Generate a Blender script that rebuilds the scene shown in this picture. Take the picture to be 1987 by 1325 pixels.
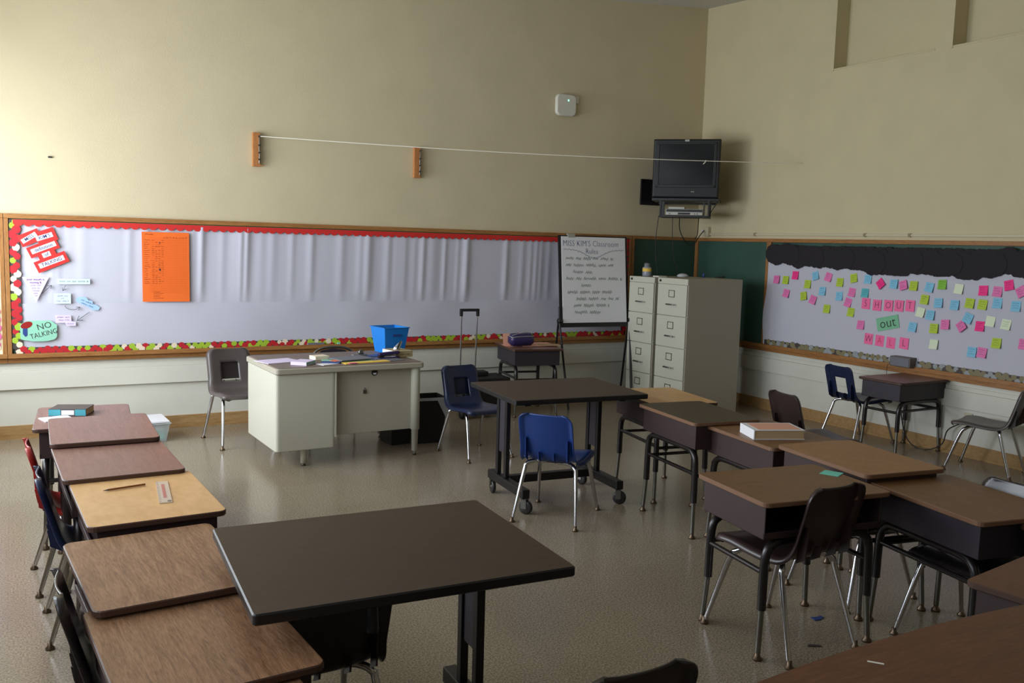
import bpy, math, random
from mathutils import Vector, Matrix
random.seed(7)
C = bpy.context.scene.collection
for o in list(bpy.data.objects): bpy.data.objects.remove(o)
PI = math.pi
R = math.radians

# ---------------------------------------------------------------- camera, world, light, exposure
def rot_axes(yaw, pitch, roll):
    f = Vector((math.sin(yaw)*math.cos(pitch), math.cos(yaw)*math.cos(pitch), math.sin(pitch)))
    r = Vector((math.cos(yaw), -math.sin(yaw), 0))
    u = r.cross(f)
    c, s = math.cos(roll), math.sin(roll)
    return c*r + s*u, -s*r + c*u, f
FPX = 1739.18
_r, _u, _f = rot_axes(0.508174, -0.108493, 0.0276554)
cam = bpy.data.cameras.new('camera')
camo = bpy.data.objects.new('camera', cam); C.objects.link(camo)
camo.matrix_world = Matrix(((_r.x, _u.x, -_f.x, -6.646), (_r.y, _u.y, -_f.y, -7.7723), (_r.z, _u.z, -_f.z, 1.6), (0, 0, 0, 1)))
cam.sensor_width = 36; cam.lens = FPX/1987*36; cam.clip_start = .05
bpy.context.scene.camera = camo
w = bpy.data.worlds.new('world'); bpy.context.scene.world = w; w.use_nodes = True
w.node_tree.nodes['Background'].inputs[0].default_value = (.75, .86, 1, 1)
w.node_tree.nodes['Background'].inputs[1].default_value = .6
XL = -7.55            # window wall
WINS = [(-.30, -1.95), (-2.15, -3.65), (-3.85, -5.35), (-5.55, -7.05)]
WZ = (.85, 2.65)
POW = [126, 76, 34, 20]
for (ya, yb), pw in zip(WINS, POW):
    l = bpy.data.lights.new('window_daylight', 'AREA'); l.shape = 'RECTANGLE'
    l.size = abs(yb-ya); l.size_y = WZ[1]-WZ[0]; l.energy = pw; l.color = (.86, .93, 1)
    lo = bpy.data.objects.new('window_daylight', l); C.objects.link(lo)
    lo.location = (XL-.22, (ya+yb)/2, sum(WZ)/2); lo.rotation_euler = (0, R(-90), 0)
    lo.rotation_euler = Vector((-1, 0, 0)).to_track_quat('Z', 'Y').to_euler()
    lo.rotation_euler = (R(90), 0, R(-90))
vs = bpy.context.scene.view_settings
vs.view_transform = 'Standard'; vs.look = 'None'; vs.gamma = 1; vs.use_curve_mapping = False
vs.exposure = 0.22

# ---------------------------------------------------------------- helpers
class MB:
    def __init__(s): s.v = []; s.f = []; s.m = []; s.s = []
    def add(s, vs_, fs, mi=0, smooth=False):
        b = len(s.v); s.v += [tuple(v) for v in vs_]
        for f in fs: s.f.append([i+b for i in f]); s.m.append(mi); s.s.append(smooth)
        return s
    def box(s, x0, x1, y0, y1, z0, z1, mi=0):
        if x0 > x1: x0, x1 = x1, x0
        if y0 > y1: y0, y1 = y1, y0
        if z0 > z1: z0, z1 = z1, z0
        return s.add([(x0,y0,z0),(x1,y0,z0),(x1,y1,z0),(x0,y1,z0),(x0,y0,z1),(x1,y0,z1),(x1,y1,z1),(x0,y1,z1)],
              [(0,3,2,1),(4,5,6,7),(0,1,5,4),(1,2,6,5),(2,3,7,6),(3,0,4,7)], mi)
    def tube(s, pts, r, n=8, mi=0, cap=True):
        pts = [Vector(p) for p in pts]; rs = r if isinstance(r, (list, tuple)) else [r]*len(pts)
        prev = None; rings = []
        for i, p in enumerate(pts):
            a = pts[max(i-1, 0)]; b = pts[min(i+1, len(pts)-1)]; t = (b-a).normalized()
            if prev is None:
                x = t.orthogonal().normalized()
            else:
                x = (prev - t*prev.dot(t)).normalized()
            prev = x; y = t.cross(x)
            rings.append([p + (x*math.cos(2*PI*k/n) + y*math.sin(2*PI*k/n))*rs[i] for k in range(n)])
        vv = [v for rg in rings for v in rg]; ff = []
        for i in range(len(pts)-1):
            for k in range(n): ff.append((i*n+k, i*n+(k+1) % n, (i+1)*n+(k+1) % n, (i+1)*n+k))
        s.add(vv, ff, mi, True)
        if cap:
            s.add(rings[0], [tuple(range(n))[::-1]], mi); s.add(rings[-1], [tuple(range(n))], mi)
        return s
    def lathe(s, prof, n=20, mi=0, o=(0,0,0), smooth=True):
        vv = []; ff = []
        for r_, z in prof:
            for k in range(n): vv.append((o[0]+r_*math.cos(2*PI*k/n), o[1]+r_*math.sin(2*PI*k/n), o[2]+z))
        for i in range(len(prof)-1):
            for k in range(n): ff.append((i*n+k, i*n+(k+1) % n, (i+1)*n+(k+1) % n, (i+1)*n+k))
        return s.add(vv, ff, mi, smooth)
    def slab(s, out, z0, z1, ch=.003, mi=0, mi_top=None, mi_side=None, smooth=False):
        """extruded outline (ccw list of xy) with chamfered edges"""
        n = len(out); cx = sum(p[0] for p in out)/n; cy = sum(p[1] for p in out)/n
        def inset(d):
            res = []
            for i in range(n):
                a = Vector(out[i-1]); b = Vector(out[i]); c = Vector(out[(i+1) % n])
                n1 = Vector((-(b-a).y, (b-a).x)).normalized(); n2 = Vector((-(c-b).y, (c-b).x)).normalized()
                m = (n1+n2); m = m.normalized() if m.length > 1e-6 else n1
                k = d/max(.4, m.dot(n1)); res.append((b.x+m.x*k, b.y+m.y*k))
            return res
        ins = inset(ch) if ch else out
        lay = [(ins, z0), (out, z0+ch), (out, z1-ch), (ins, z1)]
        vv = [(p[0], p[1], z) for L, z in lay for p in L]
        side = [(i*n+k, i*n+(k+1) % n, (i+1)*n+(k+1) % n, (i+1)*n+k) for i in range(3) for k in range(n)]
        ms = mi if mi_side is None else mi_side
        b = len(s.v); s.add(vv, side, ms, smooth)
        mt = mi if mi_top is None else mi_top
        s.f.append([b+3*n+k for k in range(n)]); s.m.append(mt); s.s.append(False)
        s.f.append([b+k for k in range(n)][::-1]); s.m.append(ms); s.s.append(False)
        return s
    def xf(s, M):
        s.v = [tuple(M @ Vector(v)) for v in s.v]; return s
    def mesh(s, name, mats):
        me = bpy.data.meshes.new(name); me.from_pydata(s.v, [], s.f)
        for m in (mats if isinstance(mats, (list, tuple)) else [mats]): me.materials.append(m)
        for i, p in enumerate(me.polygons): p.material_index = s.m[i]; p.use_smooth = s.s[i]
        me.update(); return me
def rrect(w_, h_, r_, n=4, cx=0, cy=0):
    o = []
    for (sx, sy, a0) in ((1, -1, -90), (1, 1, 0), (-1, 1, 90), (-1, -1, 180)):
        for k in range(n+1):
            a = R(a0+90*k/n); o.append((cx+sx*(w_/2-r_)+r_*math.cos(a), cy+sy*(h_/2-r_)+r_*math.sin(a)))
    return o
def obj(name, mb, mats, parent=None, loc=None, rotz=0, bevel=0, label=None):
    me = mb.mesh(name, mats) if isinstance(mb, MB) else mb
    o = bpy.data.objects.new(name, me); C.objects.link(o)
    if parent: o.parent = parent
    if loc: o.location = loc
    if rotz: o.rotation_euler[2] = rotz
    if bevel:
        b = o.modifiers.new('bevel', 'BEVEL'); b.width = bevel; b.segments = 2; b.limit_method = 'ANGLE'
    if label: o['label'] = label
    return o
def tag(o, label, cat, group=None):
    o['label'] = label; o['category'] = cat
    if group: o['group'] = group
    return o
def thing(name, label, cat, loc=(0,0,0), rotz=0, group=None):
    o = bpy.data.objects.new(name, None); C.objects.link(o); o.empty_display_size = .1
    o.location = loc; o.rotation_euler[2] = rotz
    return tag(o, label, cat, group)
def struct(name, mb, m, parent=None, **k):
    o = obj(name, mb, m, parent, **k); o['kind'] = 'structure'; return o
BX = lambda *a: MB().box(*a)
def text_mesh(s, size, name='lettering', mat=None, offset=0, shear=0, align='CENTER', bold=0):
    cu = bpy.data.curves.new('t', 'FONT'); cu.body = s; cu.size = size; cu.align_x = align; cu.align_y = 'CENTER'
    cu.shear = shear; cu.offset = offset; cu.resolution_u = 2; cu.space_line = .8
    to = bpy.data.objects.new('t', cu); C.objects.link(to)
    dg = bpy.context.evaluated_depsgraph_get()
    me = bpy.data.meshes.new_from_object(to.evaluated_get(dg))
    bpy.data.objects.remove(to); bpy.data.curves.remove(cu)
    me.name = name; me.transform(Matrix.Rotation(R(90), 4, 'X'))     # upright in XZ, facing -Y
    me.materials.clear(); me.materials.append(mat)
    return me

# ---------------------------------------------------------------- materials
def lin(c):
    return tuple(((x/255)/12.92 if x/255 <= .04045 else ((x/255+.055)/1.055)**2.4) for x in c) + (1,)
def mat(name, col, rough=.6, metal=0, noise=0, nscale=30, bump=0, bscale=200, spec=.5, coat=0, emit=0, alpha=1, trans=0):
    m = bpy.data.materials.new(name); m.use_nodes = True; nt = m.node_tree; b = nt.nodes['Principled BSDF']
    c = lin(col); b.inputs['Base Color'].default_value = c; b.inputs['Roughness'].default_value = rough
    b.inputs['Metallic'].default_value = metal; b.inputs['Specular IOR Level'].default_value = spec
    b.inputs['Coat Weight'].default_value = coat
    if trans: b.inputs['Transmission Weight'].default_value = trans
    if alpha < 1: b.inputs['Alpha'].default_value = alpha
    if emit: b.inputs['Emission Color'].default_value = c; b.inputs['Emission Strength'].default_value = emit
    tc = nt.nodes.new('ShaderNodeTexCoord')
    if noise:
        n = nt.nodes.new('ShaderNodeTexNoise'); n.inputs['Scale'].default_value = nscale; n.inputs['Detail'].default_value = 4
        nt.links.new(tc.outputs['Object'], n.inputs['Vector'])
        rp = nt.nodes.new('ShaderNodeValToRGB'); e = rp.color_ramp.elements
        e[0].position = .3; e[1].position = .7
        e[0].color = tuple(x*(1-noise) for x in c[:3])+(1,); e[1].color = tuple(min(1, x*(1+noise)) for x in c[:3])+(1,)
        nt.links.new(n.outputs['Fac'], rp.inputs['Fac']); nt.links.new(rp.outputs['Color'], b.inputs['Base Color'])
    if bump:
        n2 = nt.nodes.new('ShaderNodeTexNoise'); n2.inputs['Scale'].default_value = bscale
        nt.links.new(tc.outputs['Object'], n2.inputs['Vector'])
        bp = nt.nodes.new('ShaderNodeBump'); bp.inputs['Strength'].default_value = bump; bp.inputs['Distance'].default_value = .01
        nt.links.new(n2.outputs['Fac'], bp.inputs['Height']); nt.links.new(bp.outputs['Normal'], b.inputs['Normal'])
    return m
def wood(name, c0, c1, rough=.4, scale=6, stretch=(1, 9, 9), axis='X', spec=.4, dist=1.5):
    m = bpy.data.materials.new(name); m.use_nodes = True; nt = m.node_tree; b = nt.nodes['Principled BSDF']
    N = nt.nodes.new; L = nt.links.new
    tc = N('ShaderNodeTexCoord'); oi = N('ShaderNodeObjectInfo'); mp = N('ShaderNodeMapping'); ad = N('ShaderNodeVectorMath'); ad.operation = 'ADD'
    mul = N('ShaderNodeVectorMath'); mul.operation = 'SCALE'; mul.inputs['Scale'].default_value = 7
    cx = N('ShaderNodeCombineXYZ'); L(oi.outputs['Random'], cx.inputs[0]); L(oi.outputs['Random'], cx.inputs[1]); L(cx.outputs[0], mul.inputs[0])
    L(tc.outputs['Object'], ad.inputs[0]); L(mul.outputs[0], ad.inputs[1]); L(ad.outputs[0], mp.inputs['Vector'])
    st = {'X': stretch, 'Y': (stretch[1], stretch[0], stretch[2]), 'Z': (stretch[1], stretch[2], stretch[0])}[axis]
    mp.inputs['Scale'].default_value = st
    n = N('ShaderNodeTexNoise'); n.inputs['Scale'].default_value = scale; n.inputs['Detail'].default_value = 6; n.inputs['Roughness'].default_value = .65; n.inputs['Distortion'].default_value = dist
    L(mp.outputs[0], n.inputs['Vector'])
    n2 = N('ShaderNodeTexNoise'); n2.inputs['Scale'].default_value = scale*6; n2.inputs['Detail'].default_value = 3; L(mp.outputs[0], n2.inputs['Vector'])
    mx = N('ShaderNodeMix'); mx.data_type = 'FLOAT'; mx.inputs[0].default_value = .4; L(n.outputs['Fac'], mx.inputs[2]); L(n2.outputs['Fac'], mx.inputs[3])
    rp = N('ShaderNodeValToRGB'); rp.color_ramp.elements[0].position = .36; rp.color_ramp.elements[1].position = .62
    rp.color_ramp.elements[0].color = lin(c0); rp.color_ramp.elements[1].color = lin(c1)
    L(mx.outputs[0], rp.inputs[0]); L(rp.outputs[0], b.inputs['Base Color'])
    b.inputs['Roughness'].default_value = rough; b.inputs['Specular IOR Level'].default_value = spec
    return m
M = {}
M['paint'] = mat('cream wall paint', (205, 192, 160), .75, bump=.08, bscale=90, noise=.03, nscale=3, spec=.25)
M['paint_right'] = mat('cream wall paint', (205, 193, 158), .75, bump=.08, bscale=90, noise=.03, nscale=3, spec=.25)
M['lower'] = mat('off white lower paint', (214, 212, 200), .6, bump=.03, noise=.02, nscale=5, spec=.3)
M['ceil'] = mat('ceiling paint', (205, 203, 195), .9, bump=.3, bscale=60)
M['reveal'] = mat('recess side paint', (150, 135, 105), .8)
M['oaktrim'] = wood('oak trim', (135, 88, 45), (172, 122, 70), .45, 5, (1, 12, 12))
M['oaktrim_z'] = wood('oak trim upright', (135, 88, 45), (172, 122, 70), .45, 5, (1, 12, 12), 'Z')
M['base'] = wood('baseboard tan', (150, 115, 70), (178, 142, 95), .5, 3, (1, 6, 6))
M['green'] = mat('green chalkboard', (52, 84, 72), .55, noise=.12, nscale=4)
M['paper'] = mat('white butcher paper', (196, 195, 207), .75, spec=.2)
M['white'] = mat('white paper', (228, 228, 232), .7)
M['red'] = mat('red border paper', (205, 42, 38), .6)
M['bgreen'] = mat('dark green strip', (50, 110, 70), .6)
M['apred'] = mat('apple red print', (185, 28, 40), .6)
M['apgreen'] = mat('apple green print', (160, 190, 50), .6)
M['apcream'] = mat('apple cream print', (230, 215, 190), .6)
M['apdark'] = mat('border dark print', (70, 60, 58), .6)
M['orange'] = mat('orange card', (240, 110, 35), .6)
M['ink'] = mat('black ink', (40, 38, 42), .6)
M['inkred'] = mat('brown ink on orange', (150, 60, 20), .6)
M['inkgrid'] = mat('faint grid ink', (205, 88, 28), .6)
M['inkblue'] = mat('blue ink', (55, 68, 125), .6)
M['inkgreen'] = mat('green ink', (115, 150, 135), .6)
M['inkpurple'] = mat('purple ink', (115, 55, 135), .6)
M['mint'] = mat('mint card', (145, 205, 178), .6)
M['lav'] = mat('lavender white card', (217, 204, 233), .6)
M['palec'] = mat('pale card', (204, 222, 228), .6)
M['bluec'] = mat('pale blue card', (165, 198, 232), .6)
M['cloudp'] = mat('black construction paper', (34, 29, 33), .85, noise=.08, nscale=10)
for k, c in dict(P=(232, 120, 180), L=(180, 205, 60), H=(250, 50, 140), B=(130, 195, 225), G=(130, 190, 60), C=(225, 235, 205), T=(90, 180, 190)).items():
    M['n'+k] = mat('sticky note colour', c, .65)
M['letterpink'] = mat('pink letter card', (250, 110, 165), .6)
M['outgreen'] = mat('green card', (125, 190, 150), .6)
M['chrome'] = mat('chrome', (200, 200, 205), .18, 1)
M['steel'] = mat('worn steel', (130, 128, 122), .35, 1)
M['glide'] = mat('tarnished glide', (105, 88, 72), .4, .8)
M['darktube'] = mat('dark brown enamel', (30, 24, 25), .3, spec=.5)
M['maroon'] = mat('brown metal box', (54, 37, 38), .5, noise=.06, nscale=8)
M['boxdark'] = mat('dark box metal', (46, 40, 48), .5)
M['blackmetal'] = mat('black metal', (20, 19, 21), .4)
M['rubber'] = mat('black rubber', (22, 22, 22), .6)
M['edge'] = mat('brown edge band', (70, 46, 36), .45)
M['edgelight'] = mat('tan edge band', (120, 88, 66), .45)
M['espresso'] = wood('dark laminate', (62, 47, 35), (70, 54, 41), .48, 8, (1, 5, 5), spec=.3)
M['walnut'] = wood('walnut laminate', (108, 76, 52), (158, 119, 88), .38, 4.5, (1, 8, 8), dist=1.4)
M['oak2'] = wood('brown laminate', (106, 74, 44), (126, 90, 56), .42, 6, (1, 4, 4))
M['oak3'] = wood('golden brown laminate', (140, 98, 56), (162, 116, 70), .42, 10, (1, 2, 2))
M['redwood'] = wood('reddish laminate', (112, 80, 72), (138, 103, 92), .36, 5, (1, 8, 8))
M['maple'] = wood('yellow maple laminate', (196, 152, 100), (212, 170, 118), .38, 3, (1, 2, 2))
M['darkolive'] = wood('dark brown laminate', (66, 56, 42), (78, 66, 50), .45, 6, (1, 4, 4))
M['cherry'] = wood('red brown laminate', (88, 50, 31), (114, 70, 44), .42, 5, (1, 9, 9))
M['navy'] = mat('navy plastic', (28, 38, 68), .32, noise=.05, nscale=60)
M['blue'] = mat('blue plastic', (22, 52, 112), .32)
M['brownp'] = mat('dark brown plastic', (52, 38, 37), .33)
M['greyb'] = mat('grey brown plastic', (84, 76, 74), .35)
M['blackp'] = mat('black brown plastic', (44, 38, 38), .25)
M['redp'] = mat('red plastic', (150, 36, 32), .35)
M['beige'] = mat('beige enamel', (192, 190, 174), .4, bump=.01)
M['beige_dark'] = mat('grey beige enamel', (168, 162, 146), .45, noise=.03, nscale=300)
M['desktop'] = wood('grey brown desk laminate', (106, 90, 80), (120, 102, 92), .4, 5, (1, 3, 3))
M['binblue'] = mat('bright blue plastic', (20, 120, 205), .45)
M['tvblack'] = mat('charcoal television plastic', (25, 25, 28), .5)
M['tvscreen'] = mat('dark screen glass', (32, 33, 35), .35, spec=.25)
M['silver'] = mat('silver plastic', (170, 168, 160), .4, .3)
M['whitep'] = mat('white plastic', (215, 212, 200), .45)
M['led'] = mat('green light', (120, 255, 190), .4, emit=3)
M['woodblk'] = wood('orange pine block', (165, 105, 58), (195, 132, 78), .6, 6, (1, 6, 6), 'Z')
M['string'] = mat('white string', (248, 244, 228), .8)
M['cardboard'] = mat('tan paper', (180, 148, 110), .7)
M['tissue'] = mat('tan tissue box card', (176, 158, 118), .7)
M['purplec'] = mat('purple vinyl', (48, 36, 84), .4)
M['peach'] = mat('peach paper', (225, 165, 140), .7)
M['bagwhite'] = mat('translucent plastic bag', (200, 202, 205), .4, alpha=.75)
M['clearbin'] = mat('clear plastic', (205, 215, 215), .3, alpha=.5)
M['teal'] = mat('teal cover', (70, 160, 175), .5)
M['darkbook'] = mat('dark book cover', (70, 62, 58), .5)
M['bookpage'] = mat('book pages', (190, 165, 125), .8)
M['pencil'] = mat('worn brown pencil', (125, 72, 28), .5)
M['clearruler'] = mat('cloudy ruler plastic', (214, 196, 176), .35, alpha=.8)
M['rulerink'] = mat('red ruler print', (180, 110, 100), .5)
M['yellow'] = mat('yellow paper', (228, 190, 80), .7)
M['slate'] = mat('slate folder', (110, 112, 120), .5)
M['bluefold'] = mat('blue folder', (40, 66, 130), .5)
M['mintc'] = mat('mint paper', (120, 210, 190), .7)
M['greyspk'] = mat('grey speaker', (102, 96, 90), .6)
M['conduit'] = mat('cream raceway', (200, 190, 160), .5)
M['goldborder'] = mat('olive border print', (128, 120, 88), .6)
M['pebble'] = mat('grey border print', (150, 155, 158), .6)
M['pinkprint'] = mat('pink border print', (215, 100, 150), .6)
M['creamprint'] = mat('cream border paper', (240, 225, 195), .6)
M['cable'] = mat('black cable', (25, 25, 25), .5)
M['jar'] = mat('cloudy jar', (150, 155, 165), .3, alpha=.8)
M['caster'] = mat('dark caster wheel', (38, 36, 36), .4)

# floor: waxed speckled vinyl tile
fm = bpy.data.materials.new('speckled vinyl floor'); fm.use_nodes = True; nt = fm.node_tree; N = nt.nodes.new; L = nt.links.new
b = nt.nodes['Principled BSDF']; tc = N('ShaderNodeTexCoord')
n1 = N('ShaderNodeTexNoise'); n1.inputs['Scale'].default_value = 130; n1.inputs['Detail'].default_value = 3; L(tc.outputs['Object'], n1.inputs['Vector'])
n2 = N('ShaderNodeTexNoise'); n2.inputs['Scale'].default_value = 1.6; n2.inputs['Detail'].default_value = 5; L(tc.outputs['Object'], n2.inputs['Vector'])
r1 = N('ShaderNodeValToRGB'); e = r1.color_ramp.elements; e[0].position = .35; e[1].position = .65; e[0].color = lin((112, 100, 84)); e[1].color = lin((168, 155, 134))
L(n1.outputs['Fac'], r1.inputs[0])
r2 = N('ShaderNodeValToRGB'); e = r2.color_ramp.elements; e[0].position = .3; e[1].position = .75; e[0].color = (.88, .86, .84, 1); e[1].color = (1.03, 1.03, 1.03, 1)
L(n2.outputs['Fac'], r2.inputs[0])
mx = N('ShaderNodeMix'); mx.data_type = 'RGBA'; mx.blend_type = 'MULTIPLY'; mx.inputs[0].default_value = 1; L(r1.outputs[0], mx.inputs[6]); L(r2.outputs[0], mx.inputs[7])
bk = N('ShaderNodeTexBrick'); bk.offset = 0; bk.inputs['Scale'].default_value = 1; bk.inputs['Brick Width'].default_value = .305; bk.inputs['Row Height'].default_value = .305
bk.inputs['Mortar Size'].default_value = .0012; bk.inputs['Color1'].default_value = (1, 1, 1, 1); bk.inputs['Color2'].default_value = (.95, .95, .94, 1); bk.inputs['Mortar'].default_value = (.82, .8, .78, 1)
L(tc.outputs['Object'], bk.inputs['Vector'])
mx2 = N('ShaderNodeMix'); mx2.data_type = 'RGBA'; mx2.blend_type = 'MULTIPLY'; mx2.inputs[0].default_value = 1; L(mx.outputs[2], mx2.inputs[6]); L(bk.outputs['Color'], mx2.inputs[7])
L(mx2.outputs[2], b.inputs['Base Color']); b.inputs['Roughness'].default_value = .22; b.inputs['Specular IOR Level'].default_value = .5
bp = N('ShaderNodeBump'); bp.inputs['Strength'].default_value = .025; bp.inputs['Distance'].default_value = .01
n3 = N('ShaderNodeTexNoise'); n3.inputs['Scale'].default_value = 14; L(tc.outputs['Object'], n3.inputs['Vector']); L(n3.outputs['Fac'], bp.inputs['Height']); L(bp.outputs[0], b.inputs['Normal'])
M['floor'] = fm

# ---------------------------------------------------------------- the setting
YF = -9.6     # wall behind the camera
struct('floor', BX(XL-.2, .3, YF-.2, .2, -.1, 0), M['floor'])
cz = lambda x, y: 4.182+.084*x+.061*y
cb = MB(); cc = [(XL-.2, YF-.2), (.3, YF-.2), (.3, .2), (XL-.2, .2)]
cb.add([(x, y, cz(x, y)) for x, y in cc]+[(x, y, cz(x, y)+.1) for x, y in cc], [(0,3,2,1),(4,5,6,7),(0,1,5,4),(1,2,6,5),(2,3,7,6),(3,0,4,7)])
struct('ceiling', cb, M['ceil'])
H = 4.5
wb = MB().box(XL-.2, .2, 0, .2, .6, H); struct('wall_back', wb, M['paint'])
struct('wall_back_lower', MB().box(XL-.2, .2, 0, .2, 0, .6), M['lower'])
# right wall with two tall recesses
RC = [(-1.78, -2.82), (-2.98, -4.6)]
rz0, rz1, rd = 3.28, 3.86, .16
wr = MB()
wr.box(0, .3, 0, YF, .6, rz0); wr.box(0, .3, 0, RC[0][0], rz0, H); wr.box(0, .3, RC[0][1], RC[1][0], rz0, H); wr.box(0, .3, RC[1][1], YF, rz0, H)
for a, b_ in RC: wr.box(rd, .3, a, b_, rz0, H)
struct('wall_right', wr, M['paint_right'])
struct('wall_right_lower', MB().box(0, .3, 0, YF, 0, .6), M['lower'])
for i, (a, b_) in enumerate(RC):
    t = MB(); t.box(-.008, -.0005, a+.022, a, rz0-.02, H-.5); t.box(-.004, -.0005, a, b_, rz0-.014, rz0-.001)
    struct('trim_%d' % (i+1), t, M['paint_right'])
# window wall
wl = MB(); ys = [0]+[v for p in WINS for v in p]+[YF]
wl.box(XL-.2, XL, 0, YF, 0, WZ[0]); wl.box(XL-.2, XL, 0, YF, WZ[1], H)
for i in range(0, len(ys), 2): wl.box(XL-.2, XL, ys[i], ys[i+1], WZ[0], WZ[1])
struct('wall_left', wl, M['paint'])
for i, (a, b_) in enumerate(WINS):
    f = MB(); 
    for yy in (a-.03, (a+b_)/2, b_+.03): f.box(XL-.12, XL-.07, yy-.025, yy+.025, WZ[0], WZ[1])
    for zz in (WZ[0]+.025, (WZ[0]+WZ[1])/2, WZ[1]-.025): f.box(XL-.12, XL-.07, a, b_, zz-.025, zz+.025)
    struct('window_%d' % (i+1), f, M['steel'])
struct('wall_front', MB().box(XL-.2, .3, YF-.2, YF, 0, H), M['paint'])
# baseboards and the flat panel strips under the boards
struct('baseboard_back', MB().box(XL, -.014, -.014, 0, 0, .105).box(XL, -.014, -.02, 0, 0, .02), M['base'])
struct('baseboard_right', MB().box(-.014, 0, 0, YF, 0, .105).box(-.02, 0, 0, YF, 0, .02), M['base'])
struct('trim_3', MB().box(XL, -.025, -.025, 0, .385, .525).box(XL, -.012, -.012, 0, .525, .56), M['lower'], bevel=.003)
struct('trim_4', MB().box(-.025, 0, 0, YF, .385, .525).box(-.012, 0, 0, YF, .525, .56), M['lower'], bevel=.003)

# ---------------------------------------------------------------- boards
def apple_strip(length, h, seed, kinds, base='apdark', d=.0015):
    """printed border: a strip with overlapping fruit shapes; along local X, height Z, faces -Y"""
    rn = random.Random(seed); mb = MB(); mats = [M[base]]+[M[k] for k in kinds]
    mb.box(0, length, -d, 0, -h*.46, h*.42)
    x = 0; k = 0
    while x < length-h*.25:
        x += h*.44*(.85+.3*rn.random())
        up = (k % 2)*2-1
        cx, cz_ = x, up*h*.17+rn.uniform(-.05, .05)*h
        r_ = h*rn.uniform(.30, .44); n = 11
        dd = d+.0004+.0002*(k % 3)
        mi = 1+rn.choice([0, 0, 0, 1, 1, 2]) if len(kinds) > 2 else 1+k % len(kinds)
        a0 = rn.random()*6
        ring = [(min(max(cx+r_*math.cos(a0+2*PI*j/n)*(1+.12*math.sin(3*j)), 0), length), -dd, cz_+r_*.95*math.sin(a0+2*PI*j/n)) for j in range(n)]
        ctr = (min(cx, length), -dd-.0003, cz_)
        mb.add(ring+[ctr], [(n, (j+1) % n, j)[::-1] for j in range(n)], mi)
        k += 1
    return mb, mats
def scallop(length, pitch, h, dep, d=.002, jitter=0, seed=1):
    """strip whose lower edge is scalloped; top at z=0, runs along +X"""
    rn = random.Random(seed); mb = MB(); n = 6; x = 0
    while x < length-1e-6:
        p = min(pitch, length-x); hh = h*(1+jitter*rn.uniform(-1, 1))
        pts = [(x+p*j/n, -(hh-dep)-dep*math.sin(PI*j/n)) for j in range(n+1)]
        for j in range(n):
            (xa, za), (xb, zb) = pts[j], pts[j+1]
            mb.add([(xa, -d, 0), (xb, -d, 0), (xb, -d, zb), (xa, -d, za), (xa, 0, za), (xb, 0, zb)], [(0,3,2,1),(3,4,5,2)])
        x += p
    return mb
def sheet(x0, x1, z0, z1, nx, nz, fn, left=None):
    """thin wavy sheet in the XZ plane facing -Y, fn(x,z) gives relief towards the room"""
    mb = MB(); vv = []
    for j in range(nz+1):
        z = z0+(z1-z0)*j/nz
        xl = left(z) if left else x0
        for i in range(nx+1):
            x = xl+(x1-xl)*i/nx; vv.append((x, -max(.0008, fn(x, z)), z))
    W_ = nx+1
    mb.add(vv, [(j*W_+i, j*W_+i+1, (j+1)*W_+i+1, (j+1)*W_+i) for j in range(nz) for i in range(nx)], 0, True)
    return mb
def frame(parent, x0, x1, z0, z1, top=.035, bot=.085, side=.03, dep=.032, ledge=.065, posts=(True, True)):
    obj('frame_rail', MB().box(x0, x1, -dep, -.001, z1-top, z1), M['oaktrim'], parent, bevel=.003)
    pr = [(-.001, z0), (-dep, z0), (-dep, z0+bot*.42), (-ledge, z0+bot*.46), (-ledge, z0+bot*.85), (-ledge+.012, z0+bot*.85), (-ledge+.016, z0+bot*.72), (-.001, z0+bot*.72)]
    n = len(pr); lm = MB().add([(x0, y, z) for y, z in pr]+[(x1, y, z) for y, z in pr], [tuple(range(n)), tuple(range(2*n-1, n-1, -1))]+[(j, j+n, (j+1) % n+n, (j+1) % n) for j in range(n)])
    obj('ledge', lm, M['oaktrim'], parent)
    if posts[0]: obj('frame_post', MB().box(x0, x0+side, -dep+.002, -.001, z0+bot*.7, z1-top), M['oaktrim_z'], parent, bevel=.002)
    if posts[1]: obj('frame_post', MB().box(x1-side, x1, -dep+.002, -.001, z0+bot*.7, z1-top), M['oaktrim_z'], parent, bevel=.002)
Z0, Z1 = .595, 1.722

ba = thing('bulletin_board', 'long oak-framed bulletin board on the back wall, white paper with a red scalloped border', 'board', (-6.705, 0, 0))
LA = 5.795; ZB = Z0+.065
obj('backing', BX(.02, LA-.02, -.008, -.001, ZB, Z1-.03), M['green'], ba)
frame(ba, 0, LA, Z0, Z1)
rn = random.Random(3); folds = [(rn.uniform(.2, 5.3), rn.uniform(.015, .05), rn.uniform(.3, 1)) for _ in range(64)]
def upper(x, z):
    t = min(1, max(0, (z-1.03)/.1)); f = 0
    for c_, w_, a in folds: f += a*math.exp(-((x-c_-.03*(z-1.3))/w_)**2)
    return .0105+.0095*f*t*(.75+.25*math.sin(3*z+x))
def lower(x, z):
    return .0175+.0045*(math.sin(3.1*x+5*z)+math.sin(7.3*x-6*z+1.3*math.sin(2*x))*.6+math.sin(13*x+11*z)*.25)
obj('paper_sheet', sheet(.045, LA-.06, 1.03, 1.665, 420, 10, upper), M['paper'], ba)
obj('paper_sheet', sheet(.05, LA-.06, .66, 1.045, 260, 16, lower), M['paper'], ba)
obj('green_border', BX(.06, LA-.05, -.02, -.001, 1.665, 1.684), M['bgreen'], ba)
obj('scalloped_border', scallop(LA-.12, .068, .052, .021).xf(Matrix.Translation((.06, -.026, 1.680))), M['red'], ba)
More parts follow.
